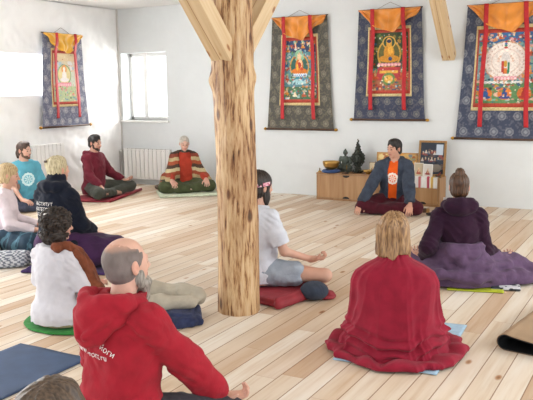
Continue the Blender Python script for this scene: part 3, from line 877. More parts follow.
# ornate statue with flame shaped aureole
t = thing('flame_halo_statue', 'dark ornate statue with tall pointed flame halo on the cabinet', 'statue', (-3.87, 9.56, CZT), pi)
s = SDF((-.13, -.08, -.005), (.13, .1, .48), .0045)
s.loft([(.0, 0, 0, .07, .05), (.03, 0, 0, .085, .055), (.05, 0, 0, .05, .035), (.085, 0, 0, .04, .03), (.1, 0, 0, .07, .045), (.12, 0, 0, .06, .04)], .01)
s.el((0, -.01, .2), (.105, .022, .1), .01); s.rc((0, -.01, .28), (0, -.01, .455), .05, .008, .02)
s.disp(lambda x, y, z: .008 * np.sin(x * 150) * np.sin(z * 130 + 1) + .004 * noise(x * 60, y * 60, z * 60, 3), .03)
s.el((0, .02, .17), (.05, .03, .04), .01); s.el((0, .025, .215), (.03, .022, .04), .01); s.el((0, .025, .27), (.02, .022, .024), .005); s.rc((0, .02, .29), (0, .02, .325), .012, .004, .004)
s.chain([(.03, .03, .24), (.06, .04, .2), (.02, .05, .19)], [.01, .01, .01], .006); s.chain([(-.03, .03, .24), (-.06, .04, .2), (-.02, .05, .19)], [.01, .01, .01], .006)
s.obj('figure', M_DRK, t)
tube('spire_tip', [(0, -.01, .44), (0, -.01, .475)], [.008, .002], simple('pale_tip', '#a89c80', .5, .5), t)

# small brass figure, bowl, framed picture lying behind, cards
t = thing('brass_figurine', 'small brass figurine beside the sleeve of the grey jacket', 'statue', (-3.56, 9.44, CZT), pi)
s = SDF((-.06, -.06, -.005), (.06, .06, .2), .0035)
s.loft([(0, 0, 0, .038, .03), (.03, 0, 0, .03, .024), (.05, 0, 0, .04, .03), (.08, 0, 0, .03, .022), (.11, 0, 0, .026, .02)], .01); s.el((0, 0, .135), (.017, .018, .02), .006); s.rc((0, 0, .15), (0, 0, .185), .01, .003, .004)
s.disp(lambda x, y, z: .003 * noise(x * 120, y * 120, z * 120, 3), .02)
s.obj('figure', M_BRONZE, t)
t = thing('offering_bowl', 'wide gold offering bowl right of the flame halo statue', 'bowl', (-3.68, 9.46, CZT))
lathe('bowl', [(.0, .0), (.035, .0), (.03, .012), (.06, .03), (.075, .055), (.072, .055), (.05, .03), (.0, .02)], M_BRASS, t, 24)
M_FR = simple('light_wood_frame', '#b98745', .45, var=.15, scale=40); M_FRD = simple('mid_wood_frame', '#9c7440', .5, var=.15, scale=40)
def frame(name, label, loc, w, h, fw, mat, art, tilt=-.12, rotz=0.0):
    t = thing(name, label, 'picture', loc, rotz)
    R = Matrix.Rotation(tilt, 4, 'X')
    bm = bmesh.new()
    for a, b_ in (((-w / 2, -.01, 0), (w / 2, .01, fw)), ((-w / 2, -.01, h - fw), (w / 2, .01, h)), ((-w / 2, -.01, fw), (-w / 2 + fw, .01, h - fw)), ((w / 2 - fw, -.01, fw), (w / 2, .01, h - fw))): add_box(bm, a, b_, R)
    bm_obj('frame', bm, mat, t, bevel=.002)
    P = art.shape
    def f(U, V):
        x, z = (U - .5) * (w - 2 * fw + .004), fw + V * (h - 2 * fw)
        c, s_ = cos(tilt), sin(tilt); y = -.003
        return x, y * c - z * s_ + 0 * x, y * s_ + z * c
    grid_mesh('picture_sheet', P[0], P[1], f, M_PAINT, t, lambda U, V: art, thick=.002)
    return t
c = Canvas(50, 70, '#2c3340')
c.speckle(40, ['#3f4a5c', '#5d4a44', '#6f6a60', '#8a4a44', '#1d222c'], 0, 0, 1, 1, .03, .09)
for k in range(7): c.figure(.12 + .12 * k, .62 + .04 * (k % 2), .07, '#d7c3a4', ['#8a3b33', '#c9c4bb', '#3b4c6a'][k % 3])
for k in range(6): c.figure(.1 + .13 * k, .4 + .03 * (k % 2), .075, '#cdb89a', ['#b9b2a8', '#5a2f2c', '#30405a'][k % 3])
c.rect(.66, .62, .95, .95, '#b9c6d2'); c.el(.7, .2, .2, .12, '#7f776c')
frame('framed_picture', 'tall wood-framed picture of a dark crowd scene on the right cabinet', (-2.83, 9.56, CZT), .37, .47, .028, M_FRD, c.a, -.14)
c = Canvas(60, 30, '#c7a464'); c.speckle(70, ['#e4cf94', '#a8562f', '#8f9a70', '#d8923f', '#6d7f8c'], 0, 0, 1, 1, .02, .06); c.figure(.5, .2, .12, '#e0c090', '#a8452f')
frame('framed_picture', 'wide gold framed picture propped on the wall behind the man in orange', (-3.33, 9.63, CZT), .58, .29, .02, M_FR, c.a, -.08)
def card(name, label, loc, w, h, cols, rotz=0, cat='card'):
    c = Canvas(20, 26, cols[0]); c.rect(.1, .08, .9, .92, cols[1]); c.figure(.5, .2, .28, cols[2], cols[3])
    t = thing(name, label, cat, loc, rotz)
    bm = bmesh.new(); add_box(bm, (-w / 2, .0, 0), (w / 2, .006, h), Matrix.Rotation(-.15, 4, 'X')); bm_obj('card_back', bm, simple('card_white', '#dedad0', .6), t)
    grid_mesh('card_print', 20, 26, lambda U, V: ((U - .5) * w, -.002 + V * h * .15, V * h), M_PAINT, t, lambda U, V: c.a)
card('portrait_card', 'pale upright portrait card left of the framed crowd picture', (-2.965, 9.45, CZT), .12, .18, ['#d9d2c4', '#bfae90', '#e0b890', '#a04a35'], .15)
card('portrait_card', 'white upright portrait card with a red figure before the tall frame', (-2.84, 9.43, CZT), .13, .17, ['#e7e3da', '#cfc9c0', '#caa27c', '#8f3a33'], -.1)
card('portrait_card', 'small upright portrait card behind the offering bowl', (-3.67, 9.60, CZT), .10, .15, ['#8e7f6b', '#cdbd9f', '#d7b28b', '#74503a'], .0)
# white scarf with coloured folds hanging over the cabinet edge
c = Canvas(60, 24, '#dcd9d2')
for x0, cc in ((.05, '#d8d3cc'), (.16, '#6a9fb5'), (.27, '#e6e1da'), (.40, '#c26a6a'), (.52, '#e9e6df'), (.66, '#b8485a'), (.78, '#d9b25e'), (.9, '#e0dcd5')): c.rect(x0, 0, x0 + .09, 1, cc)
def sc(U, V):
    x = (U - .5) * .42; d = V * .26
    y = np.where(d < .12, -.12 + d * 0 + (.12 - d), -.155 + 0 * d) ; y = np.where(d < .12, .12 - d - .04, -.052 + .0 * d)
    z = np.where(d < .12, .006 + .006 * np.sin(U * 40), .004 - (d - .12)) 
    return x, y + .006 * np.sin(U * 48) * np.clip(V * 2 - .8, 0, 1), z
t = thing('offering_scarf', 'striped white offering scarf draped over the right cabinet edge', 'scarf', (-2.90, 9.425, CZT))
grid_mesh('scarf_cloth', 60, 24, sc, M_PAINT, t, lambda U, V: c.a[:, ::-1], thick=.003)
t = thing('incense_dish', 'little dark incense dish at the right end of the cabinet', 'dish', (-2.70, 9.44, CZT + .012))
lathe('dish', [(.0, .0), (.03, .0), (.045, .018), (.042, .018), (.02, .006), (.0, .006)], M_DARKW, t, 20)
tube('incense_holder', [(-.01, 0, .01), (.03, .0, .055)], [.008, .004], simple('red_lacquer', '#8f2a22', .4), t)
t = thing('floor_book', 'pale book leaning on the floor against the right end of the cabinet', 'book', (-2.575, 9.42, .0), -.5)
box('book_cover', (-.05, -.012, 0), (.05, .012, .13), simple('book_white', '#d8dade', .6), t, bevel=.003); box('book_pages', (-.044, -.008, .004), (.053, .008, .126), simple('book_paper', '#efece4', .8), t)
t = thing('wooden_block', 'small wooden block on the floor beside the maroon trousers', 'block', (-2.72, 8.95, 0), .3)
box('block_body', (-.06, -.03, 0), (.06, .03, .05), M_FRD, t, bevel=.006); box('block_band', (-.02, -.0315, .0), (.02, .0315, .0512), M_DARKW, t)
# ------------------------------------------------------------------ people
def ridged(a, b, c, s=0):
    n = noise(a, b, c, s); return 1.15 - 2 * np.sqrt(n * n + .018)
def nrm(v): v = V3(v); return v / max(1e-9, np.linalg.norm(v))

def elbow(S, W, l1, l2, pole):
    S, W = V3(S), V3(W); d = W - S; L = np.linalg.norm(d)
    if L >= l1 + l2 - 1e-3: return S + d * (l1 / (l1 + l2))
    a = (l1 * l1 - l2 * l2 + L * L) / (2 * L); hh = sqrt(max(0, l1 * l1 - a * a)); n = d / L
    p = V3(pole); p = p - n * (p @ n)
    return S + n * a + nrm(p) * hh

class Person:
    def __init__(s, label, loc, th, c=.04, lean=.04, girth=1.0, sw=.150, head=(0, 0, 0), wR=None, wL=None, poleR=(.35, -.45, -.8), poleL=(-.35, -.45, -.8),
                 kR=(.36, .32, .10), kL=(-.36, .32, .10), aR=(-.02, .36, .06), aL=(.05, .27, .05), sc=1.0, skin='#d9a587', female=False, hs=.95, lip='#b0675c', brow=None,
                 handR=((.3, .9, -.35), (0, -.2, -1), .35), handL=((-.3, .9, -.35), (0, -.2, -1), .35), headoff=(0, 0, 0), gz=0.0):
        s.root = thing('person', label, 'person', (*loc, gz), radians(th)); s.root.scale = (sc,) * 3
        s.th, s.sc, s.loc = radians(th), sc, loc
        s.c, s.lean, s.g, s.sw, s.hs = c, lean, girth, sw, hs
        tl = math.tan(lean)
        s.sp = lambda h: (0.0, h * tl, c + h)
        s.S = {1: V3((sw, tl * .53 - .012, c + .515)), -1: V3((-sw, tl * .53 - .012, c + .515))}
        s.W = {1: V3(wR if wR is not None else (.28, .27, .20)), -1: V3(wL if wL is not None else (-.28, .27, .20))}
        s.E = {1: elbow(s.S[1], s.W[1], .272, .245, poleR), -1: elbow(s.S[-1], s.W[-1], .272, .245, poleL)}
        s.K = {1: V3(kR), -1: V3(kL)}; s.A = {1: V3(aR), -1: V3(aL)}
        s.Hp = {1: V3((.085, .0, c + .09)), -1: V3((-.085, .0, c + .09))}
        s.hc = V3((0, tl * .72 + .03, c + .735)) + V3(headoff); s.HR = rotm(*[radians(a) for a in head])
        s.skin, s.female, s.lip, s.brow = skin, female, lip, brow
        s.hand = {1: handR, -1: handL}
    def wl(s, p):                      # world point to this figure's own frame
        x, y = p[0] - s.loc[0], p[1] - s.loc[1]; c, q = cos(-s.th), sin(-s.th)
        return ((x * c - y * q) / s.sc, (x * q + y * c) / s.sc, p[2] / s.sc)
    def hp(s, *p): return s.hc + s.HR @ (V3(p) * s.hs)
    def torso(s, D, g=0.0, z0=.0, z1=.585, k=.02):
        q = s.g; f = s.female
        T = [(0, .165, .125, -.01), (.09, .178 if not f else .18, .132, -.01), (.2, .150 if not f else .138, .112, .0), (.3, .150 if not f else .135, .108, .005), (.40, .160 if not f else .142, .115, .0), (.48, .150 if not f else .132, .105, -.005), (.54, .115 if not f else .10, .080, -.01), (.585, .07, .06, -.005)]
        A = np.array(T); zs = sorted(set([z0, z1] + [t[0] for t in T if z0 < t[0] < z1]))
        rows = [(s.c + z, 0, z * math.tan(s.lean) + np.interp(z, A[:, 0], A[:, 3]), np.interp(z, A[:, 0], A[:, 1]) * (q if z < .45 else 1), np.interp(z, A[:, 0], A[:, 2]) * q) for z in zs]
        D.loft(rows, k, g, p=2.3)
    def arms(s, D, g=0.0, frac=1.0, k=.025, loose=0.0, sides=(1, -1)):
        nb = V3(s.sp(.555))
        for sd in sides:
            S, E, W = s.S[sd], s.E[sd], s.W[sd]
            D.rc(nb + V3((sd * .045, -.012, -.002)), S, .045 + g, .049 + g, k)
            if frac <= .5:
                D.rc(S, S + (E - S) * frac * 2, .049 + g, .043 + g + loose, .03)
            else:
                D.rc(S, E, .049 + g, .038 + g + loose * .5, .014); D.rc(E, E + (W - E) * ((frac - .5) * 2), .038 + g + loose * .5, .027 + g + loose * .8, k)
    def legs(s, D, g=0.0, frac=1.0, k=.03):
        for sd in (1, -1):
            D.rc(s.Hp[sd], s.Hp[sd] + (s.K[sd] - s.Hp[sd]) * min(1, frac * 2), .083 + g, (.083 + (.056 - .083) * min(1, frac * 2)) + g, k)
            if frac > .5:
                e = s.K[sd] + (s.A[sd] - s.K[sd]) * (frac - .5) * 2
                D.rc(s.K[sd], e, .053 + g, .038 + g, k)
        D.el(s.sp(.07), (.165 + g, .125 + g, .085 + g), k)
    def hands(s, D):
        for sd in (1, -1):
            fd, pn, curl = s.hand[sd]; W = s.W[sd]; fd = nrm(fd); pn = V3(pn); pn = nrm(pn - fd * (pn @ fd)); td = np.cross(fd, pn) * sd
            R = np.stack([td, fd, pn], 1)
            D.rc(W, W + fd * .03, .026, .025, .015)
            D.bx(W + fd * .058, (.040, .048, .014), .012, .012, R)
            for i in range(4):
                p = W + fd * .098 + td * (.031 - .0205 * i); L = (.068, .076, .071, .055)[i]; a = curl * (.6 + .12 * i)
                for j, fr in enumerate((.44, .31, .25)):
                    d = fd * cos(a) + pn * sin(a) + td * (.08 * (1.5 - i)); e = p + nrm(d) * L * fr
                    D.rc(p, e, .0088 - .0007 * j, .0083 - .0007 * j, .003 if j else .008); p = e; a += curl
            b0 = W + fd * .03 + td * .03; d1 = nrm(td * .75 + fd * .6 + pn * .35); d2 = nrm(td * .25 + fd * .8 + pn * (.3 + .4 * curl))
            D.rc(b0, b0 + d1 * .042, .0135, .011, .012); D.rc(b0 + d1 * .042, b0 + d1 * .042 + d2 * .034, .0105, .0085, .003)
    def feet(s, D):
        for sd in (1, -1):
            A = s.A[sd]; d = nrm((-sd * 1.0, -.15, -.05)); D.rc(A, A + d * .12 + V3((0, 0, -.012)), .036, .028, .02); D.rc(A + d * .12 + V3((0, 0, -.012)), A + d * .19 + V3((0, 0, -.022)), .028, .016, .02)
            D.rc(A, A - d * .04 + V3((0, 0, -.015)), .033, .028, .015)
    def headsdf(s, D):
        H, R, q = s.hp, s.HR, s.hs
        E = lambda p, r, k=.015, mode='u': D.el(H(*p), V3(r) * q, k, R, mode)
        jw = .046 if s.female else .051
        E((0, -.012, .035), (.075, .096, .086), 0); E((0, .033, -.015), (.060, .060, .085), .02); E((0, .03, -.068), (jw, .052, .042), .025); E((0, .074, -.100), (.02, .017, .015), .018)
        for sx in (1, -1):
            E((sx * .035, .056, -.025), (.022, .022, .026), .02); E((sx * .030, .104, .003), (.017, .017, .012), .012, 's'); E((sx * .030, .080, .003), (.015, .012, .012), .004)
            E((sx * .012, .100, -.033), (.009, .010, .008), .006)
            E((sx * .078, -.008, -.004), (.010, .019, .032), .006); E((sx * .088, -.002, -.002), (.006, .010, .018), .004, 's')
        D.rc(H(-.034, .084, .024), H(.034, .084, .024), .009 * q, None, .012); D.rc(H(0, .090, .010), H(0, .113, -.028), .008 * q, .012 * q, .012)
        E((0, .091, -.060), (.023, .011, .006), .005); E((0, .091, -.071), (.020, .011, .007), .005); E((0, .104, -.0655), (.03, .008, .0018), .003, 's')
        nb = V3(s.sp(.53)); D.rc(nb, H(0, -.018, -.06), .060 if not s.female else .050, .054 if not s.female else .046, .03)
    def skincol(s, V):
        base = np.array(rgb(s.skin)); base = base * .86 + base.mean() * .14; C = np.zeros((len(V), 3)) + base
        C *= (1 + .06 * noise(V[:, 0] * 40, V[:, 1] * 40, V[:, 2] * 40, 2))[:, None]
        L = ((V - s.hc) @ s.HR) / s.hs
        def blend(m, c, a=1.0):
            m = (m * a)[:, None]; C[:] = C * (1 - m) + np.array(c) * m
        for sx in (1, -1):
            blend(np.exp(-(((L[:, 0] - sx * .04) / .018) ** 2 + ((L[:, 1] - .07) / .03) ** 2 + ((L[:, 2] + .028) / .02) ** 2)), base * np.array([1.02, .8, .76]), .6)
            blend(np.exp(-(((L[:, 0] - sx * .08) / .01) ** 2 + ((L[:, 1] + .01) / .02) ** 2 + ((L[:, 2]) / .03) ** 2)), base * np.array([1.02, .72, .66]), .7)
            if s.brow:
                blend(((np.abs(L[:, 0] - sx * .031) < .018) & (np.abs(L[:, 2] - .027 - .1 * (.018 - np.abs(L[:, 0] - sx * .031))) < .0045) & (L[:, 1] > .05)).astype(float), rgb(s.brow), .8)
            blend(((np.abs(L[:, 0] - sx * .030) < .014) & (np.abs(L[:, 2] + .003) < .004) & (L[:, 1] > .05)).astype(float), rgb('#3a2720'), .6)
        blend(((np.abs(L[:, 0]) < .024) & (np.abs(L[:, 2] + .0655) < .011) & (L[:, 1] > .07)).astype(float), rgb(s.lip), .75)
        hd = np.linalg.norm(V - s.W[1], axis=1), np.linalg.norm(V - s.W[-1], axis=1)
        blend(np.exp(-(np.minimum(*hd) / .17) ** 4), base * np.array([1.0, .86, .82]), .5)
        return np.clip(C, 0, 1)
    def body(s, h=.0065, feet=True, extra=None):
        D = SDF((-.62, -.24, 0.0), (.62, .62, 1.06 + s.c), h)
        s.torso(D, -.004); s.arms(D, -.004); s.legs(D, -.006); s.headsdf(D)
        if feet: s.feet(D)
        s.hands(D)
        if extra: extra(D)
        D.field(lambda x, y, z: (.004 - z) + 0 * x + 0 * y, 0, 's', ) if False else None
        o = D.obj('body', M_SKIN, s.root, s.skincol)
        for sx in (1, -1):
            e = s.hp(sx * .030, .0815, .003); r = .0118 * s.hs; vs, fs, cs = [], [], []
            n, m_ = 10, 8
            for i in range(m_ + 1):
                for j in range(n):
                    a, b_ = pi * i / m_, 2 * pi * j / n; l = V3((sin(a) * cos(b_), cos(a), sin(a) * sin(b_)))
                    vs.append(e + s.HR @ (l * r)); cs.append(rgb('#17110e') if i <= 1 else rgb('#4a3728') if i == 2 else rgb('#d8d2cc'))
            for i in range(m_):
                for j in range(n): fs.append((i * n + j, i * n + (j + 1) % n, (i + 1) * n + (j + 1) % n, (i + 1) * n + j))
            mesh_obj('eye', np.array(vs), fs, M_EYE, o, cols=cs)
        s.bodyobj = o
        return o
    # ---------------- clothes
    def top(s, name, mat, g=.014, frac=.97, loose=.0, hem=.02, wr=.006, h=.009, hood=None, collar=0.0, seed=1, neck=.07, extra=None, k=.03, vneck=0, blouse=0.0):
        D = SDF((-.60, -.28, .0), (.60, .60, s.c + .80), h)
        s.torso(D, g, hem, .575); s.arms(D, g, frac, k, loose)
        if blouse: D.el(s.sp(hem + .07), (.17 * s.g + g + blouse, .13 * s.g + g + blouse, .07), .05)
        if hood: hood(D)
        if extra: extra(D)
        nb = V3(s.sp(.56)); hd = s.hp(0, -.01, -.05)
        W1 = [p for sd in (1, -1) for p in (s.W[sd], s.E[sd])]
        def f(x, y, z):
            r = fbm(x * 13, y * 13, z * 10, seed, 2) * wr * .7
            r = r + wr * .9 * ridged(x * 6 + z * 5, y * 6, z * 11 - np.abs(x) * 12, seed + 5) + wr * .3 * ridged(x * 15 - z * 6, y * 13, z * 20 + np.abs(x) * 16, seed + 6)
            for p in W1 + [s.S[1], s.S[-1]]:
                w_ = np.exp(-((x - p[0]) ** 2 + (y - p[1]) ** 2 + (z - p[2]) ** 2) / .006)
                r = r + w_ * wr * 1.1 * np.sin((x + y - p[0] - p[1]) * 70 + z * 120 + noise(x * 14, y * 14, z * 14, 3) * 2.5)
            return -r * .8
        D.disp(f)
        if collar: D.rc(nb, nb + (hd - nb) * .6, .062 + collar, .058 + collar, .015)
        # open the neck and the cuffs
        D.rc(nb + V3((0, .01, -.02)), hd + V3((0, 0, .05)), neck - .012, neck, .006, 's')
        for sd in (1, -1):
            a = s.E[sd] + (s.W[sd] - s.E[sd]) * ((frac - .5) * 2) if frac > .5 else s.S[sd] + (s.E[sd] - s.S[sd]) * frac * 2
            d = nrm(s.W[sd] - s.E[sd]) if frac > .5 else nrm(s.E[sd] - s.S[sd])
            D.field(lambda x, y, z, a=a, d=d: np.maximum(-((x - a[0]) * d[0] + (y - a[1]) * d[1] + (z - a[2]) * d[2]), np.sqrt((x - a[0] - d[0] * .05) ** 2 + (y - a[1] - d[1] * .05) ** 2 + (z - a[2] - d[2] * .05) ** 2) - .088), .006, 's', a - .16, a + .16)
        s.topD = D
        o = D.obj(name, mat, s.root)
        return o
    def pants(s, name, mat, g=.012, frac=.93, wr=.008, h=.009, fill=0.0, seed=2, extra=None, lo=None, hi=None):
        D = SDF(lo or (-.62, -.26, 0.0), hi or (.62, .62, .42), h)
        s.legs(D, g, frac)
        if fill: D.el((0, .2, .06), (.26, .2, fill), .04)
        if extra: extra(D)
        D.disp(lambda x, y, z: -.8 * wr * (ridged(x * 9 + y * 4, y * 9 - x * 5, z * 12, seed) + .7 * fbm(x * 15, y * 15, z * 15, seed + 3, 2)))
        D.field(lambda x, y, z: .004 - z + 0 * x + 0 * y, .0, 's') if False else None
        return D.obj(name, mat, s.root)
    def hair(s, mat, fn, h=.005, name='hair', pad=.18, down=.0):
        D = SDF(s.hc - V3((pad, pad, pad + down)), s.hc + V3((pad, pad, pad)), h)
        fn(D, lambda p, r, k=.01, mode='u': D.el(s.hp(*p), V3(r) * s.hs, k, s.HR, mode), s)
        return D.obj(name, mat, s.root)
    def hood(s, mat, fn, h=.0065, seed=3):
        """hood hanging behind the neck, a piece of its own over the back of the garment"""
        D = SDF((-.26, -.34, s.c + .30), (.26, .18, s.c + .78), h)
        fn(D, s.c)
        D.disp(lambda x, y, z: -.004 * ridged(x * 9, y * 9, z * 14 + np.abs(x) * 10, seed) - .003 * fbm(x * 14, y * 14, z * 14, seed + 1), .04)
        hd = s.hp(0, -.01, -.05); D.rc(V3(s.sp(.52)), hd + V3((0, .0, .06)), .062, .072, .01, 's')
        D.bx((0, .17, s.c + .52), (.05, .16, .16), .02, .02, None, 's')
        return D.obj('hood', mat, s.root)
    def local(s, fn):                   # wrap a displacement written in head coordinates
        def f(x, y, z):
            P = (np.stack([x, y, z], -1) - s.hc) @ s.HR / s.hs
            return fn(P[:, 0], P[:, 1], P[:, 2])
        return f

M_SKIN = attr_mat('skin', .55, .15, 250, .12)
M_EYE = attr_mat('eyeball', .2)
def hair_mat(name, c1, c2, rough=.5):
    m, nt, b = mat_new(name); q = NT(nt)
    tc = nt.nodes.new('ShaderNodeTexCoord'); X, Y, Z = q.sep(tc.outputs['Object'])
    n = q.noise(q.comb(q.m('MULTIPLY', X, 110.0), q.m('MULTIPLY', Y, 110.0), q.m('MULTIPLY', Z, 16.0)), 1.0, 3)
    nt.links.new(q.ramp(n, [(.35, rgb(c1)), (.65, rgb(c2))]), b.inputs['Base Color']); b.inputs['Roughness'].default_value = rough
    nt.links.new(q.bump(n, .6, .004), b.inputs['Normal'])
    return m

def cap(D, E, s, off=.010, front=.058, low=-.05, nape=-.085):
    """skull cap of hair with the face and neck cut out"""
    E((0, -.016, .038), (.076 + off, .098 + off, .088 + off), 0); E((0, -.045, -.03), (.066 + off, .058 + off, .06), .02)
    E((0, .130, -.030), (.085, .076, .116), .012, 's')
    for sx in (1, -1): E((sx * .085, .0, -.02), (.024, .028, .036), .006, 's'); E((sx * .07, .075, -.03), (.04, .035, .06), .008, 's')
    E((0, .02, -.14), (.15, .13, .06), .01, 's')

def strands(s, amp, n, seed=0, zf=6):
    def f(x, y, z):
        th = np.arctan2(x, y + .02)
        return -amp * (ridged(th * n / 6.28, z * zf, 0 * z, seed) * .7 + .5 * noise(th * n / 3, z * zf * 2, 0 * z, seed + 1))
    return s.local(f)

def decal(P, D, name, mat, fn, nu, nv, d, thick=.0015):
    """sheet of print laid on a garment: fn(U, V) gives start points, slid along d onto the cloth"""
    U, V = np.meshgrid(np.linspace(0, 1, nu), np.linspace(0, 1, nv), indexing='ij')
    x, y, z = fn(U, V); Q = D.project(np.stack([x + 0 * U, y + 0 * U, z + 0 * U], -1).reshape(-1, 3), d)
    i = np.arange(nu * nv).reshape(nu, nv)
    F = np.stack([i[:-1, :-1], i[1:, :-1], i[1:, 1:], i[:-1, 1:]], -1).reshape(-1, 4)
    return mesh_obj(name, Q, F, mat, P)

def lettering(P, D, name, text, mat, origin, xdir, zdir, size, d, arc=0.0):
    """letters printed on cloth: curve text to mesh, each vertex projected onto the garment"""
    cu = bpy.data.curves.new(name, 'FONT'); cu.body = text; cu.size = size; cu.align_x = 'CENTER'; cu.resolution_u = 2
    tmp = bpy.data.objects.new(name, cu); COL.objects.link(tmp); bpy.context.view_layer.update()
    me = bpy.data.meshes.new_from_object(tmp.evaluated_get(bpy.context.evaluated_depsgraph_get()))
    bpy.data.objects.remove(tmp); bpy.data.curves.remove(cu)
    bm = bmesh.new(); bm.from_mesh(me); bmesh.ops.triangulate(bm, faces=bm.faces)
    bmesh.ops.subdivide_edges(bm, edges=[e for e in bm.edges if e.calc_length() > size * .3], cuts=1)
    o3, xd, zd = V3(origin), nrm(xdir), nrm(zdir); pts = []
    for v in bm.verts:
        x, z = v.co.x, v.co.y
        if arc: a = x / arc; x, z = sin(a) * (arc + z), cos(a) * (arc + z) - arc
        pts.append(o3 + xd * x + zd * z)
    Q = D.project(np.array(pts), d, .009)
    for v, p in zip(bm.verts, Q): v.co = Vector(p)
    bm.to_mesh(me); bm.free(); me.materials.clear(); me.materials.append(mat)
    return link(bpy.data.objects.new(name, me), P)
# ---- the man in the red hoodie, nearest to the camera
M_WPRINT = simple('white_print', '#e6e2e0', .7)
p = Person('balding man in red hoodie seen from behind, grey cropped hair and beard', (-2.105, 2.42), -7, c=.07, lean=.05, girth=1.04, sw=.162, hs=1.0, head=(-9, 4, 0),
           wR=(.275, .355, .155), wL=(-.26, .27, .18), poleR=(.12, -.5, -1), skin='#d6a58d', kR=(.36, .33, .1), handR=((.75, .62, .0), (0, 0, 1), .75), handL=((-.6, .8, -.1), (0, 0, 1), .6))
p.body(.0055)
def hood7(D, c):
    D.chain([(.075, .085, c + .56), (.118, .02, c + .585), (.112, -.07, c + .605), (.05, -.125, c + .61), (-.05, -.125, c + .61), (-.112, -.07, c + .605), (-.118, .02, c + .585), (-.075, .085, c + .56)], [.026, .034, .036, .034, .034, .036, .034, .026], .02)
    D.el((0, -.10, c + .555), (.112, .082, .058), .03); D.rc((0, -.13, c + .54), (0, -.160, c + .47), .075, .034, .03)
    for sx in (1, -1): D.chain([(sx * .122, .01, c + .57), (sx * .10, -.095, c + .535), (sx * .05, -.160, c + .47), (0, -.175, c + .445)], [.022, .024, .024, .022], .025)
    for sx in (1, -1): D.chain([(sx * .11, -.03, c + .62), (sx * .09, -.14, c + .56), (sx * .02, -.20, c + .48)], [.022, .022, .014], .008)
    D.el((0, -.07, c + .64), (.075, .062, .035), .012, mode='s')
M_RED = fabric('red_hoodie_cloth', '#9c1d2c')
p.top('hoodie', M_RED, g=.026, loose=.018, wr=.011, h=.0075, seed=4, neck=.078, hem=-.05, blouse=.05)
PB = p.topD
p.hood(M_RED, hood7, seed=8)
lettering(p.root, PB, 'back_print', 'www.zoom.ru', M_WPRINT, (-.045, -.33, .437), (1, 0, -.03), (0, 0, 1), .040, (0, 1, 0))
lettering(p.root, PB, 'back_print', 'Дзен', M_WPRINT, (-.115, -.33, .475), (1, 0, .20), (-.2, 0, 1), .038, (0, 1, 0))
lettering(p.root, PB, 'back_print', 'йоги', M_WPRINT, (.065, -.33, .468), (1, 0, -.5), (.45, 0, 1), .036, (0, 1, 0))
p.pants('trousers', fabric('dark_trousers', '#3c3a40'), g=.012)
def h7(D, E, s):
    E((0, -.016, .030), (.0785, .100, .088), 0); E((0, -.03, -.03), (.069, .070, .055), .02)
    E((0, .05, .125), (.062, .090, .066), .015, 's'); E((0, .135, -.04), (.12, .085, .125), .01, 's')
    for sx in (1, -1): E((sx * .085, .0, -.02), (.022, .026, .038), .004, 's')
    E((0, .02, -.13), (.15, .13, .06), .01, 's')
    D.disp(s.local(lambda x, y, z: .0012 * noise(x * 130, y * 130, z * 60, 3)), .02)
D7 = SDF(p.hc - .18, p.hc + .18, .0045); h7(D7, lambda p_, r, k=.01, mode='u': D7.el(p.hp(*p_), V3(r) * p.hs, k, p.HR, mode), p)
def c7(V):
    L = ((V - p.hc) @ p.HR) / p.hs; n = noise(L[:, 0] * 90, L[:, 1] * 90, L[:, 2] * 40, 5) * .5 + noise(L[:, 0] * 30, L[:, 1] * 30, L[:, 2] * 30, 6)
    d = np.sqrt((L[:, 0] / .062) ** 2 + ((L[:, 1] - .0) / .100) ** 2)
    m = np.clip((.106 - L[:, 2] + (d - .85) * .05) / .045 + n * .22, 0, 1)[:, None] * .92
    return np.array(rgb('#c79a84')) * (1 - m) + (np.array(rgb('#6a6563'))[None] * (1 + .3 * n[:, None])) * m
D7.obj('hair', attr_mat('grey_cropped_hair', .8, .6, 160), p.root, c7)
def b7(D, E, s):
    E((0, .068, -.098), (.050, .040, .040), 0); E((0, .072, -.140), (.038, .028, .055), .02); E((0, .07, -.180), (.02, .016, .03), .02)
    for sx in (1, -1): E((sx * .058, .025, -.062), (.014, .03, .045), .015)
    E((0, .112, -.065), (.034, .022, .017), .006, 's')
    D.disp(s.local(lambda x, y, z: -.006 * noise(x * 80, y * 80, z * 22, 3)), .03)
p.hair(hair_mat('grey_beard', '#6c675f', '#a9a49a'), b7, .005, 'beard', .24)

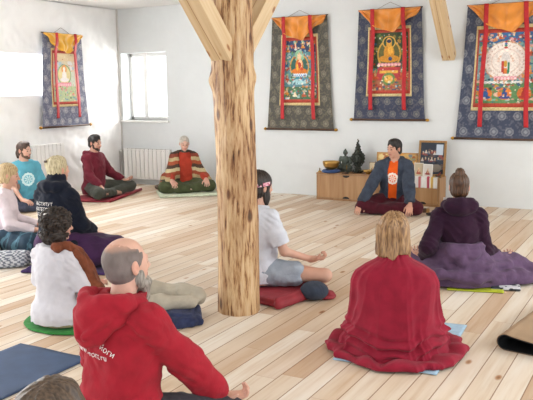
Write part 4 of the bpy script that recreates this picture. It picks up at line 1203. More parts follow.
# ---- person wrapped in the red shawl
p = Person('blond-haired person wrapped to the floor in a dark red shawl, seen from behind', (-1.385, 3.96), 20, gz=.009, c=.02, lean=.0, sw=.115, head=(8, 2, 0), sc=.97, female=True, hs=.94, girth=.92, skin='#d8a890', wR=(.05, .25, .22), wL=(-.05, .25, .22), poleR=(.05, -.2, -1), poleL=(-.05, -.2, -1), kR=(.20, .33, .09), kL=(-.20, .33, .09), aR=(.03, .28, .06), aL=(.0, .24, .05))
p.body(.0075)
def shawl10():
    c = p.c
    Z = np.array([.655, .625, .60, .57, .53, .47, .38, .27, .17, .10, .06, .035])
    RX = np.array([.070, .078, .104, .162, .212, .240, .262, .282, .300, .318, .335, .350])
    RY = np.array([.066, .072, .085, .105, .122, .140, .172, .215, .255, .282, .300, .315])
    CY = np.array([.000, -.002, -.008, -.010, -.008, .000, .022, .060, .098, .122, .130, .135])
    def f(U, V):
        th = U * 2 * pi; k = V * .86 / .86; z = np.interp(np.clip(V / .84, 0, 1), np.linspace(0, 1, 12), Z)
        lo = np.clip((V - .84) / .16, 0, 1)
        rx, ry, cy = [np.interp(z, Z[::-1], A[::-1]) for A in (RX, RY, CY)]
        ct, st = np.cos(th), np.sin(th)
        drop = np.clip((.62 - z) / .6, 0, 1)
        w = th + .35 * noise(ct * 1.5, st * 1.5, z * 2.2, 41) + .12 * drop
        a1 = (np.abs(np.sin(w * 5.5 + .6)) ** .7 - .6) * (.5 + .5 * noise(ct * 2, st * 2, z * 1.1, 42))
        a2 = (np.abs(np.sin(w * 11 + 2.0 * noise(ct * 2, st * 2, z * 2, 43))) ** .7 - .6) * np.clip(noise(ct * 2.6, st * 2.6, z * 2.2, 44) + .3, 0, 1)
        d = -.052 * drop * a1 - .026 * drop ** .7 * a2
        # tension creases slanting over the shoulder blades
        d = d + .010 * ridged(ct * 2.2 + z * 3.2, st * 2.2, z * 6.5 - ct * 3, 45) * np.clip(1.2 - drop, .3, 1)
        # cloth gathered in bands low down
        band = np.exp(-((z - .13 - .03 * np.sin(th * 2 + 1)) / .06) ** 2)
        d = d + band * (.020 * np.sin(z * 95 + 2.2 * np.sin(th * 3) + 3 * noise(ct * 3, st * 3, z * 5, 46)) + .012)
        # pooled hem: runs outward over the boards and turns under
        n = .5 + .5 * noise(ct * 2.4, st * 2.4, 0 * z, 47); out = (.045 + .075 * n) * np.sin(lo * pi * .62)
        hz = .030 + .016 * np.sin(th * 9 + 3 * n) * (1 - lo)
        zz = np.where(lo > 0, hz * np.cos(lo * pi * .5) ** .8 + .006 + .020 * np.sin(lo * pi) * (.6 + .4 * np.sin(th * 13 + 5 * n)), z)
        zz = np.where(lo > 0, zz, np.maximum(z, hz + .006))
        return (rx + d + out) * ct + .012 * lo, cy + (ry + d + out) * st - .0, zz + .0
    # carry the shoulders outward over the arms
    def g(U, V):
        x, y, z = f(U, V); s_ = np.exp(-((z - .50) / .09) ** 2); return x * (1 + .10 * s_) * np.where(x < 0, .93, .985) + .006, y, z
    m_ = fabric('dark_red_wool', '#8a1a30', var=.10, bump=.35, bscale=90, sheen=.06, cr_s=.15)
    return grid_mesh('shawl', 421, 150, g, m_, p.root, thick=.006)
shawl10()
def h10(D, E, s):
    E((0, -.018, .038), (.090, .108, .096), 0); D.loft([(s.hc[2] - .135, 0, s.hc[1] - .045, .088, .068), (s.hc[2] - .09, 0, s.hc[1] - .04, .094, .074), (s.hc[2] + .0, 0, s.hc[1] - .03, .093, .085), (s.hc[2] + .04, 0, s.hc[1] - .02, .086, .09)], .02)
    E((0, .135, -.055), (.10, .085, .135), .01, 's')
    D.disp(strands(s, .012, 34, 5, 3), .03); D.field(lambda x, y, z: z - (s.hc[2] - .130 + .022 * noise(x * 30, y * 30, 0 * x, 6)), .006, 's')
p.hair(hair_mat('blond_hair', '#6b4e35', '#b08c62'), h10, .0045, pad=.2)

# ---- person in the plum hoodie with a lilac blanket round the hips
p = Person('person in plum hoodie with hair in a bun, lilac blanket round the hips', (-1.47, 5.755), 22, gz=.010, c=.03, lean=.02, sw=.148, head=(-4, -4, 0), female=True, hs=.93, skin='#d3a48c',
           wR=(.335, .20, .185), wL=(-.26, .10, .20), handR=((.8, .55, -.15), (0, .1, 1), .7), handL=((-.35, .9, .0), (0, 0, 1), .5), poleR=(.0, -.3, -1), kR=(.44, .26, .1), kL=(-.33, .32, .1))
p.body(.0065)
def hood11(D, c):
    D.chain([(.085, .07, c + .585), (.105, .0, c + .60), (.085, -.075, c + .605), (.0, -.105, c + .60), (-.085, -.075, c + .605), (-.105, 0, c + .60), (-.085, .07, c + .585)], [.028, .036, .04, .042, .04, .036, .028], .025)
    D.chain([(.09, -.05, c + .645), (.0, -.09, c + .64), (-.09, -.05, c + .645)], [.02, .026, .02], .02)
    D.el((0, -.085, c + .575), (.10, .045, .05), .03)
M_PLUM = fabric('plum_fleece', '#2b1228')
p.top('hoodie', M_PLUM, g=.016, loose=.010, wr=.008, h=.008, seed=14, neck=.066, hem=.13)
p.hood(M_PLUM, hood11)
def wrap11():
    D = SDF((-.60, -.36, .004), (.86, .66, .46), .0085); c = p.c
    p.torso(D, .034, .06, .27)
    D.loft([(.004, .03, .12, .36, .32), (.06, .03, .11, .355, .31), (.12, .02, .08, .32, .26), (.19, .01, .03, .25, .19), (.27, 0, .0, .195, .15), (.30, 0, 0, .18, .14)], .05)
    D.rc(p.Hp[1], p.K[1], .12, .085, .06); D.rc(p.Hp[-1], p.K[-1], .12, .08, .06); D.el((0, .2, .07), (.36, .2, .09), .06)
    D.chain([(.30, .12, .13), (.48, .20, .09), (.64, .16, .05), (.80, .10, .018)], [.10, .085, .055, .018], .06); D.chain([(.25, -.08, .06), (.5, .02, .04), (.72, .08, .02)], [.06, .05, .02], .06)
    D.chain([(-.20, .08, .30), (-.08, -.13, .295), (.1, -.14, .26), (.2, -.02, .25)], [.022, .03, .028, .02], .02)
    D.chain([(-.19, -.02, .27), (.0, -.17, .22), (.2, -.12, .16), (.4, .06, .15)], [.022, .026, .026, .02], .025)
    D.chain([(-.33, .05, .12), (-.15, -.20, .12), (.12, -.22, .09), (.4, -.05, .1)], [.025, .03, .028, .02], .03)
    def f(x, y, z):
        return -(.012 * ridged(x * 3 + z * 7, y * 3 + z * 3, z * 9 - x * 5, 31) + .007 * ridged(x * 7 + z * 12, y * 7, z * 14 - x * 9, 32) + .006 * fbm(x * 9, y * 9, z * 9, 33))
    D.disp(f, .05)
    return D.obj('hip_blanket', fabric('lilac_fleece', '#5a4560', var=.14, sheen=.06), p.root)
wrap11()
def h11(D, E, s):
    cap(D, E, s, .006); E((0, -.055, .128), (.036, .036, .030), .01); E((0, -.045, .145), (.026, .028, .02), .01)
    D.disp(strands(s, .007, 30, 8, 5), .03); E((0, -.02, .110), (.001, .001, .001), .001)
p.hair(hair_mat('brown_hair', '#26170d', '#604128'), h11, .0042, pad=.21)

# ---- man in the white shirt beside the post
p = Person('man in white t-shirt and grey shorts with pink headband beside the log post', (-2.80, 4.85), -16, c=.08, lean=.03, sw=.152, head=(-10, -2, 0), skin='#cf9f86',
           wR=(.325, .27, .262), wL=(-.28, .27, .25), handR=((.75, .6, .12), (0, .1, 1), 1.15), handL=((-.6, .8, 0), (0, 0, 1), .7), poleR=(.25, -.5, -.9), kR=(.46, .28, .155), kL=(-.36, .33, .15), aR=(.0, .42, .12), aL=(.05, .30, .12))
p.body(.0055)
p.top('t_shirt', fabric('white_cotton', '#cfd4de', var=.05, bump=.3), g=.014, frac=.40, loose=.012, wr=.008, h=.0075, seed=41, neck=.064, hem=.04)
def sh8(D):
    for sd in (1, -1):
        e = p.Hp[sd] + (p.K[sd] - p.Hp[sd]) * .50; d = nrm(p.K[sd] - p.Hp[sd]); D.rc(e + d * .03, e + d * .2, .062, .06, .004, 's')
p.pants('shorts', fabric('grey_shorts_cloth', '#9aa5b2', var=.1), g=.024, frac=.24, wr=.010, seed=44, extra=sh8)
def h8(D, E, s):
    cap(D, E, s, .012, nape=-.1); E((0, -.070, -.035), (.050, .035, .06), .02); E((.058, .025, -.075), (.018, .028, .06), .02); E((-.058, .025, -.075), (.018, .028, .06), .02)
    D.disp(strands(s, .010, 22, 9, 6), .03)
p.hair(hair_mat('dark_brown_hair', '#130e0b', '#2f221c'), h8, .0045, pad=.2)
def band(U, V):
    a = U * 2 * pi; k = 1 + .008 * np.sin(a * 5)
    P3 = np.stack([(.0905 * k) * np.sin(a), -.016 + (.1125 * k) * np.cos(a), .030 + .012 * np.cos(a) + (V - .5) * .030], -1).reshape(-1, 3) @ p.HR.T * p.hs + p.hc
    q = P3.reshape(U.shape + (3,)); return q[..., 0], q[..., 1], q[..., 2]
def bandc(U, V):
    c = np.zeros(U.shape + (3,)) + np.array(rgb('#d9a3b4')); n = noise(U * 40, V * 4, 0 * U, 3)
    c[n > .15] = rgb('#b23e5c'); c[n < -.3] = rgb('#ecd9de'); return c
grid_mesh('headband', 90, 8, band, attr_mat('printed_headband', .8), p.root, bandc, thick=.004)

# ---- teacher on the far side
p = Person('man in orange t-shirt and open grey cardigan seated before the cabinets', (-3.10, 8.90), 187, c=.06, lean=.03, sw=.158, head=(-30, -4, 0), skin='#c9957a', brow='#3a2a20',
           wR=(.33, .40, .14), wL=(-.27, .36, .15), handR=((.25, .6, -.75), (0, -.6, -.8), .45), handL=((-.05, .75, -.65), (0, -.5, -.9), .45), poleR=(.9, -.1, -.3), poleL=(-.5, -.4, -.6), kR=(.32, .36, .10), kL=(-.33, .32, .10))
p.S[1] = p.S[1] + V3((.01, .03, -.01))
p.body(.006)
M_ORG = fabric('orange_cotton', '#dd5a16', var=.08)
p.top('t_shirt', M_ORG, g=.008, frac=.3, wr=.006, h=.008, seed=51, neck=.062, hem=.02)
TD = p.topD
def open9(D):
    D.bx((.0, .20, p.c + .33), (.058, .13, .34), .02, .01, rotm(0, 0, 0), 's')
    D.rc((0, .12, p.c + .60), (0, .2, p.c + .3), .075, .065, .02, 's')
M_JKT = fabric('grey_blue_knit', '#39414f', var=.22, bump=.8, bscale=120)
def hood9(D, c):
    D.chain([(.085, .055, c + .575), (.10, .0, c + .595), (.075, -.07, c + .60), (.0, -.095, c + .595), (-.075, -.07, c + .60), (-.10, 0, c + .595), (-.085, .055, c + .575)], [.02, .026, .03, .032, .03, .026, .02], .02)
p.top('cardigan', M_JKT, g=.028, loose=.008, wr=.008, h=.008, seed=52, neck=.068, hem=-.02, extra=open9)
p.hood(M_JKT, hood9)
p.pants('trousers', fabric('maroon_trousers', '#430f1c', var=.15), g=.026, wr=.013, fill=.08, seed=53)
def ringdecal(P, D, x0, z0, r, inner, petal, core, dirn=(0, -1, 0), y0=.40):
    m = attr_mat('printed_emblem', .8)
    def cf(U, V):
        a, rr = U * 2 * pi, V; C = np.zeros(U.shape + (3,)) + np.array(rgb(petal))
        k = (np.cos(a * 8) > .1) & (rr > .30) & (rr < .58); C[k] = rgb(core); C[(rr < .22) & (rr > .10)] = rgb(core); C[(rr > .60) & (rr < .66)] = rgb(core)
        return C
    Q = lambda U, V: (x0 + np.cos(U * 2 * pi) * r * (V * .98 + .02) * (1 + .04 * np.cos(U * 2 * pi * 12) * V), y0 + 0 * U, z0 + np.sin(U * 2 * pi) * r * (V * .98 + .02) * (1 + .04 * np.cos(U * 2 * pi * 12) * V))
    o = decal(P, D, 'chest_emblem', m, Q, 97, 14, dirn)
    U, V = np.meshgrid(np.linspace(0, 1, 97), np.linspace(0, 1, 14), indexing='ij')
    at_ = o.data.color_attributes.new('Col', 'FLOAT_COLOR', 'POINT'); c = np.ones((97 * 14, 4), np.float32); c[:, :3] = cf(U, V).reshape(-1, 3); at_.data.foreach_set('color', c.ravel())
ringdecal(p.root, TD, .0, p.c + .37, .073, 0, '#f3e6da', '#e8641a')
def short_hair(off=.008, n=26, amp=.005, top=.012, extra=None):
    def f(D, E, s):
        cap(D, E, s, off); E((0, .02, .100), (.056, .062, .028 + top * .5), .015)
        E((0, .128, .035), (.066, .056, .052), .018, 's')
        for sx in (1, -1): E((sx * .075, .088, .015), (.030, .046, .060), .012, 's')
        for sx in (1, -1): E((sx * .095, .015, -.035), (.030, .06, .050), .008, 's')
        if extra: extra(D, E, s)
        D.disp(strands(s, amp, n, 3, 8), .03)
    return f
p.hair(hair_mat('black_brown_hair', '#0d0a09', '#221915'), short_hair(), .005)
def stub(thk=.0025, low=-.10):
    def f(D, E, s):
        E((0, .033, -.068), (.052 + thk, .052 + thk, .046), 0); E((0, .074, -.100), (.022 + thk, .018 + thk, .017), .015)
        for sx in (1, -1): E((sx * .056, .02, -.045), (.010, .022, .04), .01)
        E((0, .105, -.066), (.026, .02, .012), .004, 's'); E((0, .10, .0), (.10, .06, .040), .01, 's'); E((0, -.02, -.11), (.06, .055, .1), .01, 's')
        E((0, .099, -.048), (.026, .008, .006), .003)
    return f

# ---- man in maroon on the red mat by the left wall
p = Person('bearded man in maroon hoodie seated on a red mat near the corner', (-7.48, 8.22), -86, c=.04, gz=.026, lean=.02, sw=.155, head=(-2, -6, 0), skin='#c8957c', brow='#241a16',
           wR=(.24, .30, .17), wL=(-.34, .27, .20), handR=((.2, .85, -.4), (.3, -.3, -.9), .4), handL=((-.2, .95, .1), (0, .1, 1), .6), kR=(.38, .36, .10), kL=(-.40, .36, .11), poleR=(.4, -.5, -.7), poleL=(-.5, -.4, -.7))
p.body(.0065)
def hood5(D, c):
    D.chain([(.08, .05, c + .575), (.095, .0, c + .59), (.08, -.08, c + .59), (.0, -.12, c + .575), (-.08, -.08, c + .59), (-.095, 0, c + .59), (-.08, .05, c + .575)], [.018, .024, .032, .036, .032, .024, .018], .025)
M_MAR = fabric('maroon_fleece', '#6b2230')
p.top('hoodie', M_MAR, g=.018, loose=.010, wr=.009, h=.009, seed=61, neck=.062, hem=.02)
p.hood(M_MAR, hood5)
p.pants('trousers', fabric('grey_green_trousers', '#44463f'), g=.018, wr=.010, seed=62)
p.hair(hair_mat('dark_hair', '#0f0c0b', '#251c18'), short_hair(.006), .0055)
p.hair(hair_mat('dark_beard', '#2a1d17', '#4b382e'), stub(.004), .005, 'beard')

# ---- elderly person in the striped shawl
p = Person('grey-haired person in striped brown shawl over red top by the back wall', (-6.55, 9.20), -138, c=.02, gz=.034, lean=.06, sw=.135, head=(0, -12, 0), sc=.95, skin='#d0a28c', female=True, brow='#8d857c',
           wR=(.24, .33, .20), wL=(-.30, .30, .20), handR=((-.2, .8, -.4), (0, -.4, -.9), .4), handL=((.0, .9, -.4), (0, -.4, -.9), .4), kR=(.36, .30, .1), kL=(-.36, .30, .1))
p.body(.0065)
p.top('sweater', fabric('brick_red_knit', '#a63a28', bump=.6), g=.014, wr=.008, h=.009, seed=71, neck=.056, hem=.03)
D = None
def neck6(D_, E, s):
    nb = V3(s.sp(.56)); D_.rc(nb, nb + V3((0, .012, .05)), .066, .06, 0); D_.rc(nb + V3((0, 0, -.05)), nb + V3((0, .015, .12)), .046, None, .004, 's')
p.hair(fabric('dark_green_knit', '#39423b'), neck6, .006, 'collar', .24)
p.pants('trousers', fabric('olive_trousers', '#474e33', var=.15), g=.030, wr=.014, fill=.09, seed=72)
def shawl6():
    D = SDF((-.55, -.34, .01), (.55, .5, .78), .009); c = p.c
    D.loft([(.02, .0, -.04, .33, .20), (.15, 0, -.03, .31, .20), (.35, 0, -.01, .275, .18), (.48, 0, .015, .225, .14), (.56, 0, .02, .16, .11), (.64, 0, .02, .10, .09)], .02)
    for sd in (1, -1):
        D.rc((sd * .05, .02, c + .56), (sd * .17, .03, c + .52), .062, .068, .04); D.chain([p.S[sd], p.E[sd], p.W[sd] + V3((sd * .03, -.06, -.02))], [.075, .075, .06], .05)
    D.chain([(.30, -.02, .2), (.34, .06, .08), (.36, .10, .04)], [.08, .07, .05], .05)
    S2 = SDF(D.lo, D.lo + D.h * (D.n - 1), D.h)
    S2.loft([(-.1, .0, -.04, .30, .17), (.15, 0, -.03, .285, .172), (.35, 0, -.01, .25, .155), (.48, 0, .015, .20, .115), (.56, 0, .02, .12, .085), (.72, 0, .02, .08, .08)], .02)
    S2.D = np.maximum(S2.D, -.25)
    # open front
    D.bx((.0, .26, p.c + .18), (.105, .20, .50), .03, .02, None, 's')
    D.rc((0, .16, c + .56), (-.05, .32, c + .1), .10, .17, .03, 's')
    D.disp(lambda x, y, z: -(.012 * ridged(np.arctan2(x, y) * 3 + z, z * 2, 0 * z, 77) + .006 * ridged(x * 9, y * 9, z * 9, 78)), .04)
    def col(V):
        # woven bands run round the body, following the drop from the shoulder
        t = V[:, 2] * 1.0 + .10 * np.abs(V[:, 0]) + .012 * noise(V[:, 0] * 14, V[:, 1] * 14, V[:, 2] * 6, 3)
        cs = [rgb(x) for x in ('#9c4a2a', '#b3a078', '#7c3522', '#3c2e25', '#a6936c', '#8f4127', '#bcae88', '#473327')]
        k = np.floor(t / .056).astype(int) % len(cs)
        C = np.array(cs)[k]; fr = V[:, 2] < .17
        n = noise(V[:, 0] * 45, V[:, 1] * 45, V[:, 2] * 30, 5)
        C[fr & (n > .1)] = rgb('#b04a24'); C[fr & (n < -.35)] = rgb('#d8c49b'); return C * (1 + .12 * n[:, None])
    return D.obj('striped_shawl', attr_mat('striped_wool', .9, .5, 90), p.root, col)
shawl6()
p.hair(hair_mat('silver_hair', '#9c958a', '#cfc9be'), short_hair(.004, 26, .003, .0), .0055)

# ---- man in turquoise
p = Person('long-haired man in turquoise t-shirt with white chest emblem', (-7.62, 7.02), -112, c=.05, lean=.04, sw=.155, head=(25, -3, 0), skin='#cf9f88', brow='#3b2a20',
           wR=(.16, .30, .17), wL=(-.20, .28, .17), handR=((-.5, .8, -.2), (0, -.2, -.9), .4), handL=((.5, .8, -.2), (0, -.2, -.9), .4))
p.body(.0065)
p.top('t_shirt', fabric('turquoise_cotton', '#5aa2b6', var=.07), g=.014, frac=.40, loose=.012, wr=.009, h=.009, seed=81, neck=.060, hem=.02)
ringdecal(p.root, p.topD, .0, p.c + .36, .088, 0, '#c9e6ea', '#66b3c6')
p.pants('trousers', fabric('dark_patterned_trousers', '#44485a', var=.3), g=.016, seed=82)
def pony(D, E, s):
    E((0, -.115, .01), (.022, .025, .022), .01); E((0, -.125, -.04), (.028, .026, .045), .015); E((0, -.115, -.09), (.02, .02, .035), .015)
p.hair(hair_mat('brown_hair_tied', '#2a1c15', '#523b2d'), short_hair(.006, 26, .004, 0, pony), .005)
p.hair(hair_mat('brown_beard', '#4a3226', '#6b4c3a'), stub(.005), .005, 'beard')

# ---- blonde woman at the left edge
p = Person('blonde woman in pale pink top seated at the left edge with dark teal blanket', (-5.90, 5.10), -50, c=.0, gz=.0, lean=.10, sw=.135, head=(0, -8, 0), female=True, hs=.93, skin='#d7a48b', brow='#9c7a56',
           wR=(.16, .34, .20), wL=(-.14, .35, .20), handR=((-.4, .9, -.1), (0, -.2, -1), .4), handL=((.4, .9, -.1), (0, -.2, -1), .4), poleR=(.6, -.6, -.5))
p.body(.0065)
p.top('long_sleeved_top', fabric('pale_pink_cotton', '#ded2d8', var=.05), g=.012, loose=.008, wr=.009, h=.008, seed=91, neck=.062, hem=.03)
def lap2():
    D = SDF((-.6, -.2, .01), (.62, .66, .36), .009); p.legs(D, .035, 1); D.el((0, .22, .07), (.36, .22, .085), .06)
    D.disp(lambda x, y, z: -(.013 * ridged(x * 6 + y * 5, y * 6 - x * 4, z * 7, 95) + .008 * fbm(x * 12, y * 12, z * 12, 96)), .04)
    def col(V):
        u, v = V[:, 0] + .2 * V[:, 2], V[:, 1] - .3 * V[:, 2]; C = np.zeros((len(V), 3)) + np.array(rgb('#20384a'))
        C[(np.abs((u / .11) % 1 - .5) < .10)] = rgb('#4f7688'); C[(np.abs((v / .11) % 1 - .5) < .07)] = rgb('#3c6070'); return C
    D.obj('checked_lap_blanket', attr_mat('checked_wool', .9, .4, 90), p.root, col)
lap2()
def h2(D, E, s):
    cap(D, E, s, .008); E((0, -.060, -.035), (.058, .045, .062), .02)
    for sx in (1, -1): E((sx * .068, -.01, -.03), (.02, .035, .055), .02)
    D.disp(strands(s, .007, 30, 7, 4), .03)
p.hair(hair_mat('golden_hair', '#9a7f58', '#ccb68c'), h2, .0048, pad=.2)

# ---- person in the navy hoodie
p = Person('person with pale blond hair in navy printed hoodie, purple blanket over the legs', (-4.73, 4.70), 2, gz=.044, c=.10, lean=.03, sw=.152, head=(-12, 2, 0), hs=.90, skin='#d7a48d', girth=1.04, female=True,
           wR=(.13, .31, .25), wL=(-.16, .31, .25), kR=(.30, .42, .10), kL=(-.32, .36, .11), aR=(.0, .40, .08), aL=(.05, .3, .08), poleR=(.35, -.5, -.8), poleL=(-.35, -.5, -.8))
p.body(.0065)
def hood3(D):
    c = p.c; nb = V3(p.sp(.56))
    D.chain([(.08, .06, c + .58), (.09, .0, c + .60), (.07, -.07, c + .605), (.0, -.09, c + .605), (-.07, -.07, c + .605), (-.09, 0, c + .60), (-.08, .06, c + .58)], [.03, .036, .040, .042, .040, .036, .03], .03)
    D.rc(nb, nb + V3((0, 0, .095)), .088, .078, .03)
M_NAVY = fabric('navy_sweatshirt', '#0f1626', sheen=.06)
p.top('hoodie', M_NAVY, g=.024, loose=.012, wr=.010, h=.008, hood=hood3, seed=101, neck=.064, hem=.0)
c = p.c
for tx, zz in (('ИНСТИТУТ', .445), ('КАТЕГОР', .400), ('ПСИ', .355)):
    lettering(p.root, p.topD, 'back_print', tx, M_WPRINT, (-.030 - (.045 if tx == 'ПСИ' else 0), -.27, c + zz), (1, 0, 0), (0, 0, 1), .040, (0, 1, 0))
def lap3():
    D = SDF((-.58, -.3, .0), (.66, .70, .44), .009); p.legs(D, .03, 1)
    D.loft([(.004, .0, .12, .33, .30), (.12, 0, .08, .27, .22), (.22, 0, .0, .20, .16), (.27, 0, 0, .17, .14)], .05); D.el((.15, .24, .09), (.36, .25, .12), .06)
    D.chain([(.2, .1, .12), (.40, .30, .10), (.50, .38, .04)], [.12, .10, .05], .06)
    D.disp(lambda x, y, z: -(.014 * ridged(x * 3 + z * 6, y * 5, z * 8 - x * 3, 105) + .008 * ridged(x * 9, y * 9, z * 9 + x * 6, 106)), .05)
    D.obj('purple_lap_blanket', fabric('purple_wool', '#3c2145', var=.15, sheen=.06), p.root)
lap3()
def h3(D, E, s):
    cap(D, E, s, .006); E((0, .0, .098), (.062, .07, .036), .02); E((.02, -.07, .10), (.03, .03, .03), .015); E((-.03, -.085, .07), (.035, .03, .035), .015)
    D.disp(strands(s, .011, 20, 17, 7), .03)
p.hair(hair_mat('pale_blond_hair', '#9f9272', '#dacfab'), h3, .0048, pad=.2)
def clip(name, P, pos, r, mat):
    o = lathe(name, [(0, -r * .5), (r * .8, -r * .5), (r, 0), (r * .8, r * .5), (0, r * .5)], mat, P, 12, tuple(pos)); return o
clip('hair_clip', p.root, p.hp(-.03, -.115, .095), .018, simple('dark_clip', '#4a3a34', .4))

# ---- woman with dark curls
p = Person('dark curly-haired woman in white t-shirt with rust scarf over one shoulder', (-3.56, 3.50), -2, gz=.028, c=-.02, lean=.03, sw=.135, head=(-16, -6, 0), sc=.92, female=True, hs=.93, skin='#cf9c86',
           wR=(.13, .32, .24), wL=(-.14, .30, .24), poleR=(.4, -.4, -.8), poleL=(-.4, -.4, -.8), kR=(.30, .34, .10), kL=(-.36, .30, .1), handR=((-.6, .7, -.1), (0, -.1, -1), .4), handL=((.6, .7, -.1), (0, -.1, -1), .4))
p.body(.006)
p.top('t_shirt', fabric('white_tee_cotton', '#c9c8ce', var=.05, bump=.3, cr_s=.2), g=.018, frac=.42, loose=.018, wr=.010, h=.0075, seed=111, neck=.062, hem=.06, blouse=.012)
p.pants('trousers', fabric('khaki_cotton', '#8d8465', var=.1), g=.022, wr=.013, fill=.06, seed=112)
def scarf4():
    D = SDF((-.4, -.3, .04), (.5, .6, .78), .0075); c = p.c
    pts = [(.07, -.075, c + .605), (.105, -.05, c + .60), (.135, .0, c + .595), (.16, .07, c + .54), (.19, .12, c + .43), (.215, .14, c + .31), (.25, .16, c + .21), (.27, .20, c + .16)]
    D.chain(pts, [.022, .030, .036, .04, .045, .05, .06, .05], .02); D.chain([(.15, .0, c + .585), (.19, .02, c + .555), (.215, .05, c + .49), (.235, .09, c + .38), (.26, .12, c + .28), (.30, .15, c + .19)], [.016, .018, .02, .03, .05, .055], .03)
    D.disp(lambda x, y, z: -(.009 * ridged(x * 22, y * 20, z * 5, 115) + .007 * fbm(x * 22, y * 22, z * 14, 116)), .03)
    D.obj('rust_scarf', fabric('rust_wool', '#74402a', var=.28), p.root)
scarf4()
def h4(D, E, s):
    E((0, -.018, .028), (.102, .118, .102), 0); E((0, -.045, -.085), (.112, .086, .072), .03); E((0, .135, -.055), (.09, .085, .135), .01, 's')
    r_ = np.random.default_rng(5)
    for _ in range(230):
        a, b_ = r_.uniform(-pi, pi), r_.uniform(-.75, 1.0); q = sqrt(max(0, 1 - b_ * b_))
        if cos(a) > .55 and b_ < .55: continue
        pnt = (.106 * q * sin(a), -.02 + .119 * q * cos(a), .02 + .105 * b_ - (.055 if b_ < -.2 else 0)); rr = r_.uniform(.010, .020); E(pnt, (rr, rr, rr * 1.25), .006)
    D.disp(s.local(lambda x, y, z: -.007 * np.sin(x * 230 + 3 * noise(x * 30, y * 30, z * 30, 1)) * np.sin(z * 200 + 3 * noise(x * 30, y * 30, z * 30, 2)) - .005 * noise(x * 90, y * 90, z * 90, 4)), .03)
p.hair(hair_mat('dark_curls', '#0f0a08', '#33251b'), h4, .0042, pad=.2)
clip('hair_clip', p.root, p.hp(.0, -.115, .085), .012, simple('pearl_clip', '#eceae6', .3))

# ---- someone below the frame, only the crown of the head in view
p = Person('person at the bottom left corner, only the brown crown of the head showing', (-1.27, 1.17), 10, c=.02, lean=.02, sw=.17, head=(0, 0, 0), skin='#d3a48c')
p.body(.009)
p.top('sweater', fabric('dark_sweater', '#3a3d44'), g=.016, h=.011, seed=121, neck=.062)
p.pants('trousers', fabric('black_trousers', '#26272b'), g=.016, h=.011)
p.hair(hair_mat('brown_short_hair', '#3a2e25', '#5e4c3b'), short_hair(.012, 34, .006), .0045)
# ------------------------------------------------------------------ mats, cushions and folded cloths
def soft(name, part, label, cat, loc, rot, ext, build, mat, disp=None, h=.007, col=None, group=None):
    t = thing(name, label, cat, loc, radians(rot), group)
    D = SDF(ext[0], ext[1], h); build(D)
    if disp: D.disp(disp, .03)
    D.obj(part, mat, t, col)
    return t
def folds(a, fx, fy, fz, s): return lambda x, y, z: -a * (ridged(x * fx, y * fy, z * fz, s) + .5 * fbm(x * fx * 2, y * fy * 2, z * fz * 2, s + 1))
def mat_flat(name, label, loc, rot, w, l, mat, th=.006, lift=None, cat='mat'):
    t = thing(name, label, cat, loc, radians(rot))
    f = lambda U, V: ((U - .5) * w, (V - .5) * l, th / 2 + .002 + (lift(U, V) if lift else 0) + .0015 * (1 + np.sin(U * 9 + V * 5)))
    grid_mesh('mat_sheet', 24, 40, f, mat, t, thick=th)
    return t
mat_flat('yoga_mat', 'dark blue yoga mat lying empty at the lower left', (-3.235, 2.20, 0), 0, .57, 1.86, simple('blue_mat_foam', '#33496a', .75, var=.10, scale=9, bump=.3, bscale=300))
M_REDM = simple('red_mat_foam', '#8a2430', .7, var=.12, scale=12, bump=.3, bscale=200)
# red mat with rolled edge under the man in maroon
t = mat_flat('sitting_mat', 'red sitting mat with a rolled front edge under the man in maroon', (-7.42, 8.38, .0), 18, .66, 1.22, M_REDM, .02)
tube('rolled_edge', [(.33, -.61, .024), (.335, 0, .024), (.33, .61, .024)], .022, M_REDM, t)
soft('folded_mat', 'folded_pad', 'pale green and white mat under the person in the striped shawl', 'mat', (-6.45, 9.10, 0), -138, ((-.5, -.4, 0), (.5, .5, .06)), lambda D: D.bx((0, .06, .018), (.44, .34, .018), .014, 0), simple('pale_green_mat', '#c3cbb2', .8, var=.1), h=.008)
soft('dark_cushion', 'cushion_body', 'small brown cushion peeking out left of the striped shawl', 'cushion', (-7.02, 9.28, 0), 20, ((-.2, -.2, 0), (.2, .2, .12)), lambda D: D.el((0, 0, .05), (.14, .12, .05), 0), fabric('brown_cushion_cloth', '#6d5c4e'))
# seat of the man beside the post: folded red mats, red blanket, round bolster under the knee
def b8(D):
    for k in range(2): D.bx((0, 0, .022 + .030 * k), (.30 - .004 * k, .27, .014), .010, 0)
    D.rc((.30, -.27, .036), (.30, .27, .036), .034, None, .004); D.rc((.285, -.27, .066), (.285, .27, .066), .018, None, .004)
soft('folded_mat', 'folded_pad', 'folded dark red mat under the man in grey shorts', 'mat', (-2.66, 4.83, 0), -12, ((-.36, -.32, 0), (.38, .32, .13)), b8, M_REDM, folds(.003, 6, 9, 20, 3))
def b8b(D): D.chain([(-.15, .0, .02), (.0, .03, .03), (.15, .0, .02)], [.03, .04, .02], .04); D.el((0, 0, .02), (.17, .10, .03), .02)
soft('crumpled_cloth', 'cloth_body', 'crumpled dark red cloth between the folded mat and the dark bolster', 'cloth', (-2.33, 4.95, 0), -20, ((-.25, -.2, 0), (.25, .2, .1)), b8b, M_REDM, folds(.007, 12, 12, 12, 5))
soft('knee_bolster', 'bolster_body', 'slate grey rounded cushion propping the bare knee', 'cushion', (-2.30, 4.84, 0), 25, ((-.16, -.14, 0), (.16, .14, .16)), lambda D: D.el((0, 0, .072), (.108, .10, .070), 0), fabric('slate_cloth', '#343c4a'), folds(.002, 9, 9, 9, 4))
